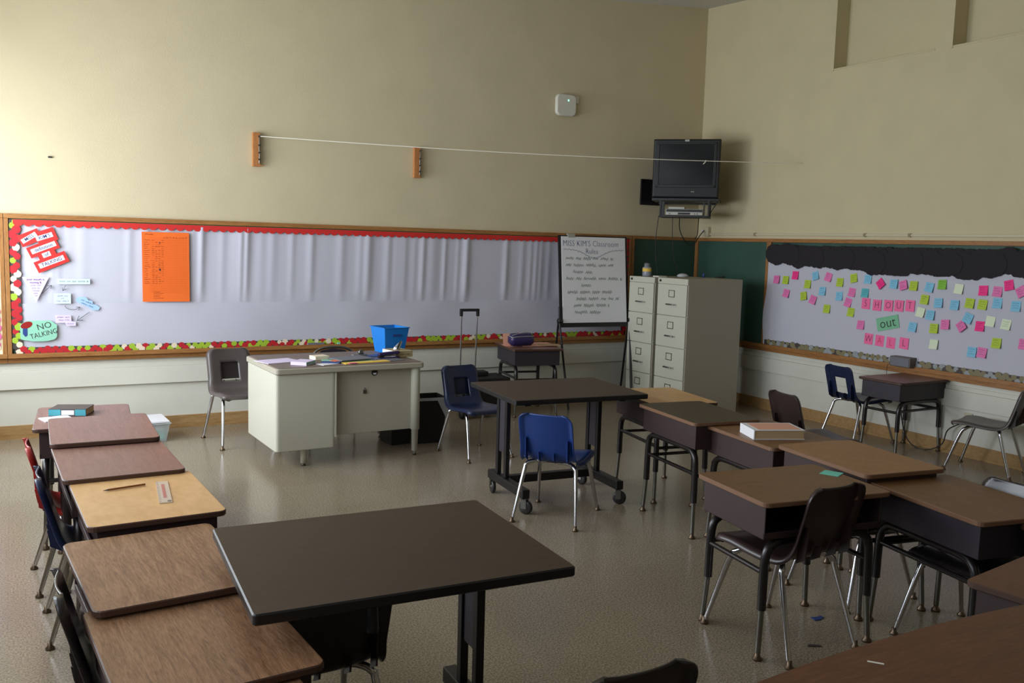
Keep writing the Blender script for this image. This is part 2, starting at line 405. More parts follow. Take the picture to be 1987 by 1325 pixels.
mb, ms = apple_strip(LA-.11, .062, 5, ['apred', 'apgreen', 'apcream']); obj('apple_border', mb.xf(Matrix.Translation((.05, -.026, .685))), ms, ba)
mb, ms = apple_strip(.98, .075, 9, ['apred', 'apgreen', 'apcream']); obj('apple_border', mb.xf(Matrix.Translation((.066, -.024, .70)) @ Matrix.Rotation(R(-90), 4, 'Y')), ms, ba)
mb, ms = apple_strip(.98, .075, 12, ['apred', 'apred', 'apcream', 'apdark']); obj('apple_border', mb.xf(Matrix.Translation((LA-.07, -.024, .70)) @ Matrix.Rotation(R(-90), 4, 'Y')), ms, ba)

bb = thing('bulletin_board', 'second bulletin board at the left edge, cream border with pink print', 'board', (XL+.05, 0, 0))
LB = -6.708-(XL+.05)
obj('backing', BX(.02, LB-.02, -.008, -.001, ZB, Z1-.03), M['creamprint'], bb)
frame(bb, 0, LB, Z0, Z1, posts=(True, True))
mb, ms = apple_strip(.98, .07, 22, ['pinkprint', 'darkbook'], base='creamprint'); obj('printed_border', mb.xf(Matrix.Translation((LB-.075, -.012, .70)) @ Matrix.Rotation(R(-90), 4, 'Y')), ms, bb)
obj('paper_sheet', BX(.05, LB-.12, -.012, -.008, ZB, Z1-.04), M['paper'], bb)

ca = thing('chalkboard', 'dark green chalkboard on the back wall behind the filing cabinets', 'chalkboard', (-.905, 0, 0))
obj('board_face', BX(.02, .89, -.012, -.001, ZB, Z1-.03), M['green'], ca); frame(ca, 0, .90, Z0, Z1)
cbd = thing('chalkboard', 'green chalkboard on the right wall, half hidden by the filing cabinet', 'chalkboard', (0, -.02, 0), R(-90))
obj('board_face', BX(.02, 1.09, -.012, -.001, ZB, Z1-.03), M['green'], cbd); frame(cbd, 0, 1.10, Z0, Z1, side=.03)
sb = thing('bulletin_board', 'shout-out board on the right wall under black paper clouds', 'board', (0, -1.12, 0), R(-90))
LS = 4.2
obj('backing', BX(.02, LS-.02, -.01, -.001, ZB, Z1-.03), M['green'], sb); frame(sb, 0, LS, Z0, Z1)
def shoutf(x, z): return .0145+.0035*(math.sin(4*x+3*z)+math.sin(9*x-7*z)*.5+.5*math.sin(23*x)*max(0, z-1))
def leftedge(z): return .03-.05*math.exp(-((z-.95)/.16)**2) if z > .7 else .03
obj('paper_sheet', sheet(.02, LS-.05, .665, 1.6, 140, 20, shoutf, lambda z: .02-.035*math.exp(-((z-.95)/.2)**2)).xf(Matrix.Translation((0, -.028, 0))), M['paper'], sb)
mb, ms = apple_strip(LS-.06, .07, 31, ['goldborder', 'pebble', 'apdark'], base='apdark'); obj('printed_border', mb.xf(Matrix.Translation((.03, -.046, .685))), ms, sb)
mb = scallop(LS-.06, .055, .04, .014, seed=2); 
# cloud garland: overlapping black discs as one paper strip each
cl = [(-1.13,1.525),(-1.24,1.462),(-1.35,1.494),(-1.49,1.464),(-1.53,1.436),(-1.59,1.468),(-1.71,1.466),(-1.79,1.454),(-1.87,1.471),(-2.02,1.446),(-2.1,1.467),(-2.17,1.452),(-2.3,1.454),(-2.4,1.42),(-2.54,1.424),(-2.7,1.416),(-2.77,1.447),(-2.83,1.45),(-2.95,1.444),(-3.1,1.431),(-3.17,1.448),(-3.25,1.42),(-3.35,1.414),(-3.42,1.443),(-3.5,1.439),(-3.57,1.471),(-3.64,1.488),(-3.71,1.457),(-3.85,1.44),(-4.0,1.46)]
def low(y):
    for (a, za), (b_, zb) in zip(cl, cl[1:]):
        if b_ <= y <= a: return za+(zb-za)*(y-a)/(b_-a)
    return 1.455
rn = random.Random(11)
def cloud(cx, cz_, r_, dd):
    mb = MB(); n = 40; lob = rn.choice([9, 10, 11]); ph = rn.random()*6
    ring = []
    for j in range(n):
        a = 2*PI*j/n; rr = r_*(.92+.08*abs(math.sin(lob*a/2+ph))); ring.append((cx+rr*math.cos(a), cz_+rr*math.sin(a)))
    vv = [(x, -dd-.0006, z) for x, z in ring]+[(x, -dd, z) for x, z in ring]+[(cx, -dd-.0009, cz_)]
    mb.add(vv, [(2*n, j, (j+1) % n) for j in range(n)]+[(j, j+n, (j+1) % n+n, (j+1) % n) for j in range(n)])
    return mb
gx = .085; gi = 0
while gx < LS-.1:
    zl = low(-1.12-gx); r_ = min(rn.uniform(.085, .115), (1.683-zl)/1.93)
    obj('paper_cloud', cloud(gx+.03, 1.668-r_*rn.uniform(.97, 1.04), r_*.97, .049+.0012*(gi % 4)), M['cloudp'], sb)
    obj('paper_cloud', cloud(gx, zl+r_*.93, r_, .0545+.0012*(gi % 4)), M['cloudp'], sb)
    q_ = rn.uniform(.045, .07); obj('paper_cloud', cloud(gx+.05, low(-1.12-gx-.05)+q_*rn.uniform(.75, 1.0), q_, .0535+.001*(gi % 2)), M['cloudp'], sb)
    gx += r_*rn.uniform(.75, 1.0); gi += 1

# ---------------------------------------------------------------- flat things on the walls
DA = -.024      # how far the paper surface of the long board stands off the wall
def card(name, label, cat, loc, rz, w_, h_, m, ang=0, group=None, curl=0, t=.002):
    """flat paper card in XZ, facing -Y; ang tilts it in its plane"""
    root = thing(name, label, cat, loc, rz, group)
    mb = MB(); n = 5
    if curl:
        for i in range(n):
            za, zb = h_*(.5-i/n), h_*(.5-(i+1)/n)
            ya, yb = -t-curl*(i/n)**2, -t-curl*((i+1)/n)**2
            mb.add([(-w_/2, ya, za), (w_/2, ya, za), (w_/2, yb, zb), (-w_/2, yb, zb)], [(0, 3, 2, 1)], 0, True)
            mb.add([(-w_/2, ya+.001, za), (w_/2, ya+.001, za), (w_/2, yb+.001, zb), (-w_/2, yb+.001, zb)], [(0, 1, 2, 3)], 0, True)
    else: mb.box(-w_/2, w_/2, -t, 0, -h_/2, h_/2)
    rot = Matrix.Rotation(R(-ang), 4, 'Y')
    obj('sheet', mb.xf(rot), m, root)
    return root
def write(root, s, size, m, x=0, z=0, ang=0, y=-.0032, name='lettering', off=0, sx=1):
    me = text_mesh(s, size, name, m, offset=off); me.transform(Matrix.Translation((x, y, z)) @ Matrix.Rotation(R(-ang), 4, 'Y') @ Matrix.Diagonal((sx, 1, 1, 1)))
    return obj(name, me, None, root)
def scrib(root, m, rows, y=-.0032, seed=1, warp=None):
    """handwriting too small to read: rows of (x0, x1, z, letter height)"""
    rn_ = random.Random(seed); mb = MB()
    for x0, x1, z, h_ in rows:
        x = x0
        while x < x1:
            wl_ = min(h_*rn_.choice([1.6, 2.4, 3.2, 4]), x1-x)
            k = max(3, int(wl_/(h_*.32))); 
            mb.tube([(x+wl_*q/k, y, z+(h_*.5 if q % 2 else -h_*.5)*rn_.uniform(.4, 1)) for q in range(k+1)], h_*.055, 3)
            x += wl_+h_*.8
    if warp: mb.v = [warp(v) for v in mb.v]
    return obj('scribbled_writing', mb, m, root)
def onb(y, z, d=.047): return (-d, y, z)
# sticky notes: (y, z, colour, tilt)
NOTES = [(-1.27,1.322,'P',0),(-1.391,1.322,'L',0),(-1.512,1.373,'H',0),(-1.673,1.296,'L',0),(-1.762,1.38,'B',18),(-1.917,1.375,'P',-14),(-2.053,1.333,'L',0),(-2.205,1.378,'L',12),(-2.358,1.376,'B',0),(-2.493,1.343,'H',42),(-2.627,1.348,'B',0),(-2.722,1.342,'P',18),(-2.822,1.342,'L',0),(-2.972,1.338,'B',-8),(-3.087,1.367,'G',3),(-3.236,1.34,'C',-4),(-3.445,1.339,'H',3),(-3.561,1.338,'P',-2),(-3.648,1.391,'H',14),(-3.745,1.348,'P',32),
(-1.408,1.193,'P',-8),(-1.631,1.181,'L',12),(-1.748,1.153,'P',-16),(-1.855,1.241,'B',0),(-2.055,1.206,'B',3),(-2.195,1.25,'P',-6),(-2.336,1.253,'T',0),(-2.159,1.157,'P',-12),(-1.92,1.08,'L',0),(-2.197,1.071,'L',-4),
(-2.936,1.235,'L',-4),(-3.065,1.216,'B',3),(-3.21,1.21,'B',0),(-3.34,1.233,'L',-4),(-3.448,1.23,'L',-3),(-3.568,1.249,'B',0),(-3.715,1.237,'B',0),(-2.906,1.127,'C',-8),(-2.999,1.111,'B',-3),(-3.336,1.114,'B',-18),
(-3.14,1.046,'P',5),(-3.283,1.046,'P',40),(-3.441,1.06,'H',0),(-3.524,1.105,'C',-4),(-3.651,1.093,'C',-6),(-2.313,.967,'P',0),(-2.842,.997,'B',-4),(-3.042,1.004,'L',2),(-3.051,.874,'C',0),(-3.587,.943,'L',0),(-3.391,.851,'B',0),(-3.476,.856,'P',-5),(-3.80,.958,'P',0)]
CN = dict(P='pale pink', L='lime green', H='hot pink', B='light blue', G='grass green', C='cream', T='teal')
ORD = ['first', 'second', 'third', 'fourth', 'fifth', 'sixth', 'seventh', 'eighth', 'ninth', 'tenth']
def rowof(y, z): return 0 if z > 1.29 else 1 if z > 1.14 else 2 if z > .93 else 3
ROWN = ['top row', 'second row', 'third row', 'lowest row']
cnt = {}; tot = {}
for y, z, c, a in NOTES: tot[(rowof(y, z), c)] = tot.get((rowof(y, z), c), 0)+1
for y, z, c, a in sorted(NOTES, key=lambda q: -q[0]):
    k = (rowof(y, z), c); cnt[k] = cnt.get(k, 0)+1
    lab = ('%s %s sticky note from the left, %s of the shout-out board' % (ORD[cnt[k]-1], CN[c], ROWN[k[0]])) if tot[k] > 1 else 'only %s sticky note in the %s of the shout-out board' % (CN[c], ROWN[k[0]])
    nr = card('sticky_note', lab, 'sticky note', onb(y, z), R(-90), .074, .078, M['n'+c], a, 'sticky notes on the shout-out board', curl=.012)
    if c != 'C' or y < -3.6:
        sc = MB(); r3 = random.Random(int(-y*1000))
        for li in range(3):
            x = -.026; zz = .022-.018*li
            pts = [(x+.0065*q, -.0045-.004*(li/2)**2, zz+r3.uniform(-.004, .004)) for q in range(r3.choice([6, 8, 9]))]
            sc.tube(pts, .0009, 3)
        obj('scribble', sc.xf(Matrix.Rotation(R(-a), 4, 'Y')), M['ink'] if c == 'G' else M['darkbook'] if (y, c) == (-2.936, 'L') else M['n'+c+'i'] if ('n'+c+'i') in M else M.setdefault('n'+c+'i', mat('note ink', tuple(int(v*.6) for v in {'P': (232,120,180),'L':(180,205,60),'H':(250,50,140),'B':(130,195,225),'G':(130,190,60),'C':(225,235,205),'T':(90,180,190)}[c]), .6)), nr)
LET = [('S',-2.352,1.160,'pink card with a black letter S'),('H',-2.47,1.154,'pink card with the letter H, second card of the top word'),('O',-2.587,1.159,'pink card with the round letter O'),('U',-2.693,1.165,'pink card with the letter U, before the T'),('T',-2.801,1.173,'pink card with the letter T, end of the top word'),
 ('W',-2.407,.851,'pink card with the letter W, start of the bottom word'),('A',-2.524,.847,'pink card with the letter A, second card of the bottom word'),('L',-2.639,.841,'pink card with an orange-red letter L'),('L',-2.77,.851,'last pink card of the bottom word, with a dark letter L')]
for i, (s, y, z, lab) in enumerate(LET):
    r_ = card('letter_card', lab, 'card', onb(y, z), R(-90), .088, .096, M['letterpink'], -1 if i < 5 else -3, 'letter cards spelling the board title')
    write(r_, s, .085, M['red'] if i in (6, 7) else M['ink'], 0, 0, -1, off=-.0018, sx=.85)
r_ = card('word_card', 'green card with the handwritten word out', 'card', onb(-2.593, 1.008), R(-90), .225, .115, M['outgreen'], 14)
write(r_, 'out', .12, M['ink'], 0, 0, 14, off=-.001)

WA = lambda x, z, d=.0: (x, DA-.006-d, z)
# title sign in red card with white labels
ts = thing('title_sign', 'red stepped paper title with five white word labels at the left of the long board', 'sign', WA(-6.46, 1.47))
ox, oz = -6.46, 1.47
for k, (x, z, w_, h_, a) in enumerate([(-6.535,1.545,.150,.092,25),(-6.424,1.560,.138,.10,21),(-6.447,1.471,.215,.085,24),(-6.422,1.420,.125,.10,24),(-6.392,1.365,.232,.088,24)]):
    obj('red_card', BX(-w_/2, w_/2, -.002, 0, -h_/2, h_/2).xf(Matrix.Translation((x-ox, -.0004*k, z-oz)) @ Matrix.Rotation(R(-a), 4, 'Y')), M['red'], ts)
for s, x, z, w_, h_, a, mm in [('MISS',-6.54,1.545,.115,.035,34,'inkblue'),("KIM'S",-6.437,1.556,.118,.036,20,'inkblue'),('definition',-6.445,1.473,.18,.038,23,'inkblue'),('of',-6.426,1.421,.058,.036,23,'inkblue'),('TALKING',-6.392,1.366,.185,.038,23,'inkblue')]:
    mt = Matrix.Translation((x-ox, -.004, z-oz)) @ Matrix.Rotation(R(-a), 4, 'Y')
    lb = obj('word_label', BX(-w_/2, w_/2, -.001, .0015, -h_/2, h_/2).xf(mt), M['white'], ts)
    me = text_mesh(s, .038, 'lettering', M[mm], offset=.0002); me.transform(mt @ Matrix.Translation((0, -.0022, 0)) @ Matrix.Diagonal((.95, 1, 1, 1))); obj('lettering', me, None, lb)
def poly(name, label, cat, loc, pts, m, t=.002, group=None):
    root = thing(name, label, cat, loc, 0, group)
    n = len(pts); mb = MB().add([(x, -t, z) for x, z in pts]+[(x, 0, z) for x, z in pts], [tuple(range(n)), tuple(range(2*n-1, n-1, -1))]+[(j, j+n, (j+1) % n+n, (j+1) % n) for j in range(n)])
    obj('sheet', mb, m, root); return root
tr = poly('paper_triangle', 'lavender triangle card pointing down with purple writing', 'card', WA(-6.505, 1.17), [(-.09, .078), (0, -.115), (.092, .078)], M['lav'])
for i, s in enumerate(['your mouth is', 'moving &']): write(tr, s, .021, M['inkpurple'], 0, .060-.023*i, off=.0002)
scrib(tr, M['inkpurple'], [(-.035, .035, .016, .013), (-.028, .028, -.006, .012), (-.022, .022, -.026, .012), (-.014, .014, -.046, .012), (-.008, .01, -.064, .011)], seed=3)
r_ = card('paper_strip', 'long narrow white card with faint writing right of the triangle', 'card', WA(-6.243, 1.216), 0, .23, .042, M['palec'], 0); scrib(r_, M['inkgreen'], [(-.10, .10, 0, .016)], seed=4)
r_ = card('paper_card', 'small white rectangle card below the narrow strip', 'card', WA(-6.325, 1.084), 0, .118, .08, M['palec'], 0)
scrib(r_, M['inkpurple'], [(-.035, .035, .02, .012), (-.01, .01, 0, .011), (-.04, .04, -.02, .012)], seed=5)
r_ = poly('paper_cloud_card', 'pale blue cloud card slanting down with blue writing', 'card', WA(-6.145, 1.04), [(-.08,.05),(-.085,.02),(-.05,0),(-.01,-.018),(.03,-.048),(.07,-.052),(.085,-.03),(.06,-.008),(.035,.0),(.03,.022),(.0,.03),(-.01,.05),(-.045,.058)], M['bluec'])
scrib(r_, M['inkblue'], [(-.06, .03, .012, .014), (-.05, .05, -.010, .014)], seed=6, warp=lambda v: (v[0]*.91+v[2]*.4, v[1], v[2]*.91-v[0]*.4))
r_ = poly('paper_card', 'small stepped white card with purple writing above right of the mint sign', 'card', WA(-6.30, .915), [(-.08,.04),(-.075,-.02),(-.01,-.02),(0,-.045),(.065,-.045),(.065,-.012),(.035,-.008),(.03,.04)], M['lav'])
scrib(r_, M['inkpurple'], [(-.065, .02, .024, .013), (-.055, .025, .002, .013), (.0, .055, -.028, .012)], seed=7)
blob = [(.135*math.cos(a)*(1+.08*math.sin(5*a+1)+.1*math.cos(2*a)*0), .083*math.sin(a)*(1+.07*math.sin(7*a))) for a in [2*PI*k/36 for k in range(36)]]
blob = [(max(-.128, min(.122, x*1.12)), max(-.082, min(.078, z*1.1))) for x, z in blob]
nt_ = poly('no_talking_sign', 'mint green blob sign reading NO TALKING with a red and blue head', 'sign', WA(-6.49, .837), blob, M['mint'])
write(nt_, 'NO', .066, M['ink'], .035, .035, 14, off=-.0004)
write(nt_, 'TALKING', .054, M['ink'], .03, -.025, 14, off=-.0003, sx=.85)
obj('painted_head', MB().add([(-.085+.038*math.cos(a)*1.05, -.0034, .045+.026*math.sin(a)+.01*math.cos(a)) for a in [2*PI*k/20 for k in range(20)]], [tuple(range(20))]), M['redp'], nt_)
obj('painted_collar', MB().add([(-.11, -.0036, .02), (-.08, -.0036, .02), (-.08, -.0036, -.035), (-.095, -.0036, -.045), (-.112, -.0036, -.02)], [(0, 4, 3, 2, 1)]), M['bluefold'], nt_)
def arrow(label, pts, hd=.02):
    o = thing('drawn_arrow', label, 'arrow', WA(0, 0))
    mb = MB(); P = [(x, -.002, z) for x, z in pts]; mb.tube(P, .0022, 4)
    a = math.atan2(pts[-1][1]-pts[-2][1], pts[-1][0]-pts[-2][0])
    for s in (-1, 1): mb.tube([P[-1], (pts[-1][0]-hd*1.4*math.cos(a+s*.55), -.002, pts[-1][1]-hd*1.4*math.sin(a+s*.55))], .0022, 4)
    obj('ink_line', mb, M['ink'], o)
arrow('black arrow going up right from the lavender triangle', [(-6.469,1.119),(-6.397,1.186)])
arrow('short black arrow pointing down at the small white rectangle', [(-6.30,1.186),(-6.321,1.144)], .018)
arrow('curved black arrow sweeping right to the blue cloud card', [(-6.309,1.029),(-6.30,1.01),(-6.28,1.0),(-6.255,.996),(-6.23,1.0),(-6.204,1.017)])
arrow('black arrow pointing down left from the blue cloud card', [(-6.137,.977),(-6.227,.91)], .03)
# orange chart
oc = card('wall_chart', 'bright orange grid chart with small handwriting on the long board', 'chart', WA(-5.567, 1.335, .006), 0, .36, .56, M['orange'], 0)
gm = MB()
for i in range(25): gm.box(-.12, .17, -.0026, -.002, .235-.0185*i, .2357-.0185*i)
for i in range(24): gm.box(-.12+.0121*i, -.1194+.0121*i, -.0026, -.002, -.21, .235)
obj('grid', gm, M['inkgrid'], oc)
wm = MB(); r4 = random.Random(5)
for i in range(22):
    z = .215-.0165*i
    wm.tube([(-.165+.004*k, -.003, z+r4.uniform(-.004, .004)) for k in range(r4.choice([8, 9, 11, 12]))], .0011, 3)
    for k in range(4):
        if r4.random() < .75: wm.tube([(-.105+.024*k+.003*q, -.003, z+r4.uniform(-.004, .004)) for q in range(6)], .0009, 3)
for k in range(8): wm.tube([(-.02+.024*k+.004*q, -.003, .238+r4.uniform(-.006, .006)) for q in range(5)], .0012, 3)
for i in range(5): wm.tube([(-.10+.006*k, -.003, -.20-.013*i+r4.uniform(-.003, .003)) for k in range(r4.choice([10, 14]))], .0011, 3)
wm.tube([(-.16+.005*k, -.003, .262+r4.uniform(-.006, .006)) for k in range(14)], .0013, 3)
obj('handwriting', wm, M['inkred'], oc)
obj('ink_blot', MB().box(-.052, -.042, -.0036, -.002, -.03, -.012).box(-.05, -.042, -.0036, -.002, .19, .2), M['ink'], oc)

# pine blocks, string, access point
for x, lab, h_ in ((-4.842, 'left pine block with silver wire hooks on the back wall, string tied to its top', .28), (-3.385, 'right pine block with wire hooks on the back wall, under the string', .275)):
    z = 2.327 if x < -4 else 2.315
    t = thing('wall_block', lab, 'wood block', (x, 0, z), 0)
    obj('block', BX(-.028, .035, -.04, -.001, -h_/2, h_/2), M['woodblk'], t, bevel=.003)
    mb = MB().tube([(.025, -.043, h_*.42), (.025, -.05, h_*.3), (.024, -.044, 0), (.026, -.05, -.03), (.025, -.044, -h_*.4)], .006, 6)
    for zz in (.38, .12, -.1, -.3): mb.tube([(.015, -.052, h_*zz), (.036, -.052, h_*zz+.01)], .007, 6)
    obj('wire_hook', mb, M['steel'], t)
    if x < -4: obj('pencil', MB().tube([(-.005, -.045, -h_*.47), (.06, -.06, -h_*.47)], .003, 6), M['woodblk'], t)
s0 = Vector((-4.812, -.062, 2.435)); s1 = Vector((-.001, -1.48, 2.44)); 
smb = MB(); pts = []
for k in range(25):
    t_ = k/24; p_ = s0.lerp(s1, t_); p_.z -= .035*math.sin(PI*t_); pts.append(p_)
st = tag(obj('string', MB().tube(pts, .0034, 5), M['string']), 'white string stretched from the left pine block across the corner to the right wall', 'string')
kp = s0.lerp(s1, .80); kp.z -= .035*math.sin(PI*.80)
obj('knot', MB().tube([kp+Vector((.0, 0, .006)), kp+Vector((-.006, .004, -.012)), kp+Vector((-.02, .014, -.03))], .004, 5), M['string'], st)
ap = thing('access_point', 'white rounded wireless box with a green light high on the back wall', 'wifi box', (-1.797, 0, 2.985))
obj('mount', BX(.08, .16, -.025, -.001, .03, .1), M['whitep'], ap, bevel=.004)
mb = MB().slab(rrect(.232, .215, .05, 5), 0, .05, .012, smooth=True).xf(Matrix.Rotation(R(90), 4, 'X')); obj('casing', mb, M['whitep'], ap, loc=(0, -.004, 0))
obj('indicator_light', MB().lathe([(0, .003), (.007, .002), (.008, 0)], 10).xf(Matrix.Translation((.018, -.055, .045)) @ Matrix.Rotation(R(90), 4, 'X')), M['led'], ap)
for x, z, lab in ((-6.382, 2.158, 'small dark nail stub high on the bright left part of the back wall'),):
    tag(obj('nail', MB().box(x-.014, x+.014, -.012, -.001, z-.005, z+.006), M['rubber']), lab, 'nail')
# raceway and socket on right wall
rw = thing('cable_raceway', 'thin cream cable raceway running along the right wall above the boards', 'cable raceway', (0, 0, 0))
obj('channel', BX(-.018, -.001, -.22, -4.6, 1.752, 1.775), M['conduit'], rw, bevel=.003)
for y in (-.90, -2.26, -2.72): obj('joint_clip', BX(-.022, -.001, y-.012, y+.012, 1.748, 1.779), M['reveal'], rw)
so = thing('wall_socket', 'cream double socket box on the right wall by the corner below the television', 'socket', (0, -.17, 1.79))
obj('box', BX(-.04, -.001, -.05, .05, -.05, .05), M['conduit'], so, bevel=.004); obj('plug', BX(-.065, -.04, .0, .035, -.01, .02), M['whitep'], so)
so = thing('wall_socket', 'small cream socket low on the right wall behind the far student desk', 'socket', (0, -3.38, .30))
obj('plate', BX(-.012, -.001, -.035, .035, -.055, .055), M['conduit'], so, bevel=.003)

# ---------------------------------------------------------------- television on its wall bracket
TV = Vector((-.655, -.545, 2.405)); tvr = math.atan2(-.46, .46)    # screen along (+x,-y), faces the camera
tv = thing('television', 'boxy black tube television hung in the far corner, screen off', 'television', (TV.x, TV.y, TV.z), R(-44))
sec = [(0, .335, .30), (-.0, .335, .30)]
mb = MB()
prof = [(-.02, .325, .285), (0, .335, .295), (.05, .335, .295), (.14, .30, .27), (.33, .19, .2), (.40, .17, .18)]
vv = []; 
for y, hx, hz in prof: vv += [(-hx, y, -hz), (hx, y, -hz), (hx, y, hz), (-hx, y, hz)]
ff = [(i*4+k, i*4+(k+1) % 4, (i+1)*4+(k+1) % 4, (i+1)*4+k) for i in range(len(prof)-1) for k in range(4)]+[(3, 2, 1, 0), (20, 21, 22, 23)]
mb.add(vv, [f for f in ff]); obj('casing', mb, M['tvblack'], tv, bevel=.008)
scr = MB(); nx_, nz_ = 10, 8; vv = []
for j in range(nz_+1):
    for i in range(nx_+1):
        x = -.27+.54*i/nx_; z = -.16+.40*j/nz_; vv.append((x, -.024-.012*(1-(2*i/nx_-1)**2)*(1-(2*j/nz_-1)**2), z))
scr.add(vv, [(j*(nx_+1)+i, j*(nx_+1)+i+1, (j+1)*(nx_+1)+i+1, (j+1)*(nx_+1)+i) for j in range(nz_) for i in range(nx_)], 0, True)
obj('screen', scr, M['tvscreen'], tv)
fr = MB(); fr.box(-.30, -.272, -.027, -.02, -.19, .255); fr.box(.272, .30, -.027, -.02, -.19, .255); fr.box(-.30, .30, -.027, -.02, .24, .262); fr.box(-.30, .30, -.027, -.02, -.19, -.162)
obj('screen_bezel', fr, M['blackmetal'], tv, bevel=.003)
obj('badge', BX(-.022, .022, -.029, -.02, .268, .287), M['silver'], tv)
obj('control_button', MB().box(.06, .075, -.028, -.02, -.235, -.228).box(.08, .09, -.028, -.02, -.235, -.228), M['silver'], tv)
tb = thing('television_bracket', 'black wall bracket with a steel frame under the corner television', 'wall bracket', (TV.x, TV.y, TV.z), R(-44))
mb = MB().box(-.33, .345, -.02, .36, -.325, -.296); mb.box(-.30, .30, .36, .42, -.34, .15); obj('tray', mb, M['blackmetal'], tb, bevel=.003)
mb = MB(); mb.box(-.25, .25, -.02, .30, -.49, -.47)
for x in (-.25, .235): mb.box(x, x+.018, -.02, .0, -.49, -.32); mb.box(x, x+.018, .28, .30, -.49, -.32)
mb.box(-.25, -.20, -.012, .01, -.49, -.325); mb.box(.19, .205, -.012, .0, -.49, -.325)
obj('player_shelf', mb, M['blackmetal'], tb, bevel=.002)
obj('strut', MB().tube([(.33, 0, -.32), (.24, 0, -.48)], .005, 6), M['blackmetal'], tb)
wp = MB().box(-.815, -.50, -.02, -.001, 2.05, 2.32).box(-.62, -.52, -.22, -.015, 2.10, 2.26)
wpo = obj('wall_plate', wp, M['blackmetal'], None, bevel=.003); wpo.parent = tb; wpo.matrix_parent_inverse = Matrix.LocRotScale(tb.location, tb.rotation_euler, None).inverted()
dv = thing('disc_player', 'silver disc player on the shelf under the television', 'disc player', (TV.x, TV.y, TV.z-.47), R(-44))
obj('casing', BX(-.185, .185, -.015, .24, .002, .065), M['silver'], dv, bevel=.003)
obj('front_panel', MB().box(-.18, .18, -.019, -.014, .035, .06).box(-.06, .06, -.019, -.014, .008, .028), M['blackmetal'], dv)
obj('button', MB().box(-.15, -.14, -.02, -.014, .012, .02).box(.1, .11, -.02, -.014, .012, .02).box(.125, .135, -.02, -.014, .012, .02), M['darkbook'], dv)
obj('casing', BX(-.16, .0, .0, .2, .066, .085), M['silver'], dv)
def cab(pts, r=.004, n=6):
    return MB().tube(pts, r, n)
def smooth_path(P, k=6):
    P = [Vector(p) for p in P]; out = []
    for i in range(len(P)-1):
        a = P[max(i-1, 0)]; b_ = P[i]; c_ = P[i+1]; d_ = P[min(i+2, len(P)-1)]
        for j in range(k):
            t_ = j/k; out.append(.5*((2*b_)+(-a+c_)*t_+(2*a-5*b_+4*c_-d_)*t_*t_+(-a+3*b_-3*c_+d_)*t_**3))
    out.append(P[-1]); return out
tag(obj('cable', cab(smooth_path([(-.55, -.35, 1.95), (-.50, -.30, 1.8), (-.42, -.3, 1.68), (-.28, -.26, 1.64), (-.14, -.2, 1.74), (-.06, -.17, 1.80)]), .005), M['cable']), 'black power cable looping from the television shelf to the wall socket', 'cable')
tag(obj('cable', cab(smooth_path([(-.42, -.50, 1.94), (-.38, -.45, 1.85), (-.36, -.42, 1.75), (-.38, -.40, 1.70)]), .005), M['cable']), 'short black cable hanging at the right under the disc player', 'cable')
tag(obj('cable', cab(smooth_path([(-.80, -.32, 1.93), (-.81, -.30, 1.7), (-.80, -.3, 1.5), (-.78, -.32, 1.33)]), .004), M['cable']), 'thin cable hanging at the left from the television shelf to the cabinets', 'cable')
tag(obj('cable', cab(smooth_path([(-.70, -.42, 1.93), (-.69, -.42, 1.7), (-.66, -.42, 1.5), (-.62, -.45, 1.33)]), .004), M['cable']), 'thin cable hanging second from the left, down to the cabinet tops', 'cable')

# ---------------------------------------------------------------- student chairs
def chair_shell(hole):
    """moulded seat and back, facing +Y; grid of (u across, v along the profile)"""
    prof = []
    # seat front lip -> seat -> bend -> back top ; (y, z)
    ctrl = [(.215, .358), (.20, .375), (.12, .382), (.02, .372), (-.08, .368), (-.135, .378), (-.165, .41), (-.185, .47), (-.205, .54), (-.225, .61), (-.238, .655)]
    P = smooth_path([(0, a, b_) for a, b_ in ctrl], 4)
    n = len(P); nu = 20; d = [0]
    for i in range(1, n): d.append(d[-1]+(P[i]-P[i-1]).length)
    T = d[-1]; vv = []; ff = []
    for i, p in enumerate(P):
        v = d[i]/T
        tan = (P[min(i+1, n-1)]-P[max(i-1, 0)]).normalized(); nor = Vector((0, -tan.z, tan.y))     # up/front side
        if nor.z < 0 and v < .5: nor = -nor
        if v >= .5 and nor.y < 0: nor = -nor
        # half width
        wS, wB = .185, .158
        k = min(1, max(0, (v-.42)/.25)); hw = wS*(1-k)+wB*k
        cr = .05; 
        e0 = d[i]; e1 = T-d[i]
        for e_ in (e0, e1):
            if e_ < cr: hw -= cr-math.sqrt(max(0, cr*cr-(cr-e_)**2))
        for j in range(nu+1):
            u = -1+2*j/nu; x = hw*u
            q = p.copy(); q.x = x
            curve = .014*(1-u*u) if v < .5 else .018*(1-u*u)
            q -= nor*curve                                   # dished seat / back
            fl = max(0, (abs(u)-.86)/.14); q -= nor*.024*fl*fl
            if e0 < .02: q.z -= .012*(1-e0/.02)
            vv.append(q)
    W_ = nu+1
    for i in range(n-1):
        v = (d[i]+d[i+1])/2/T
        for j in range(nu):
            if hole and .645 < v < .84 and 6 <= j < nu-6: continue
            ff.append((i*W_+j, i*W_+j+1, (i+1)*W_+j+1, (i+1)*W_+j))
    return MB().add(vv, ff, 0, True)
_sh = {}
def shell_mesh(kind, m):
    k = (kind, m.name)
    if k not in _sh:
        me = chair_shell(kind == 'hole' or kind == 'recess').mesh('seat_shell', m); _sh[k] = me
    return _sh[k]
_lg = {}
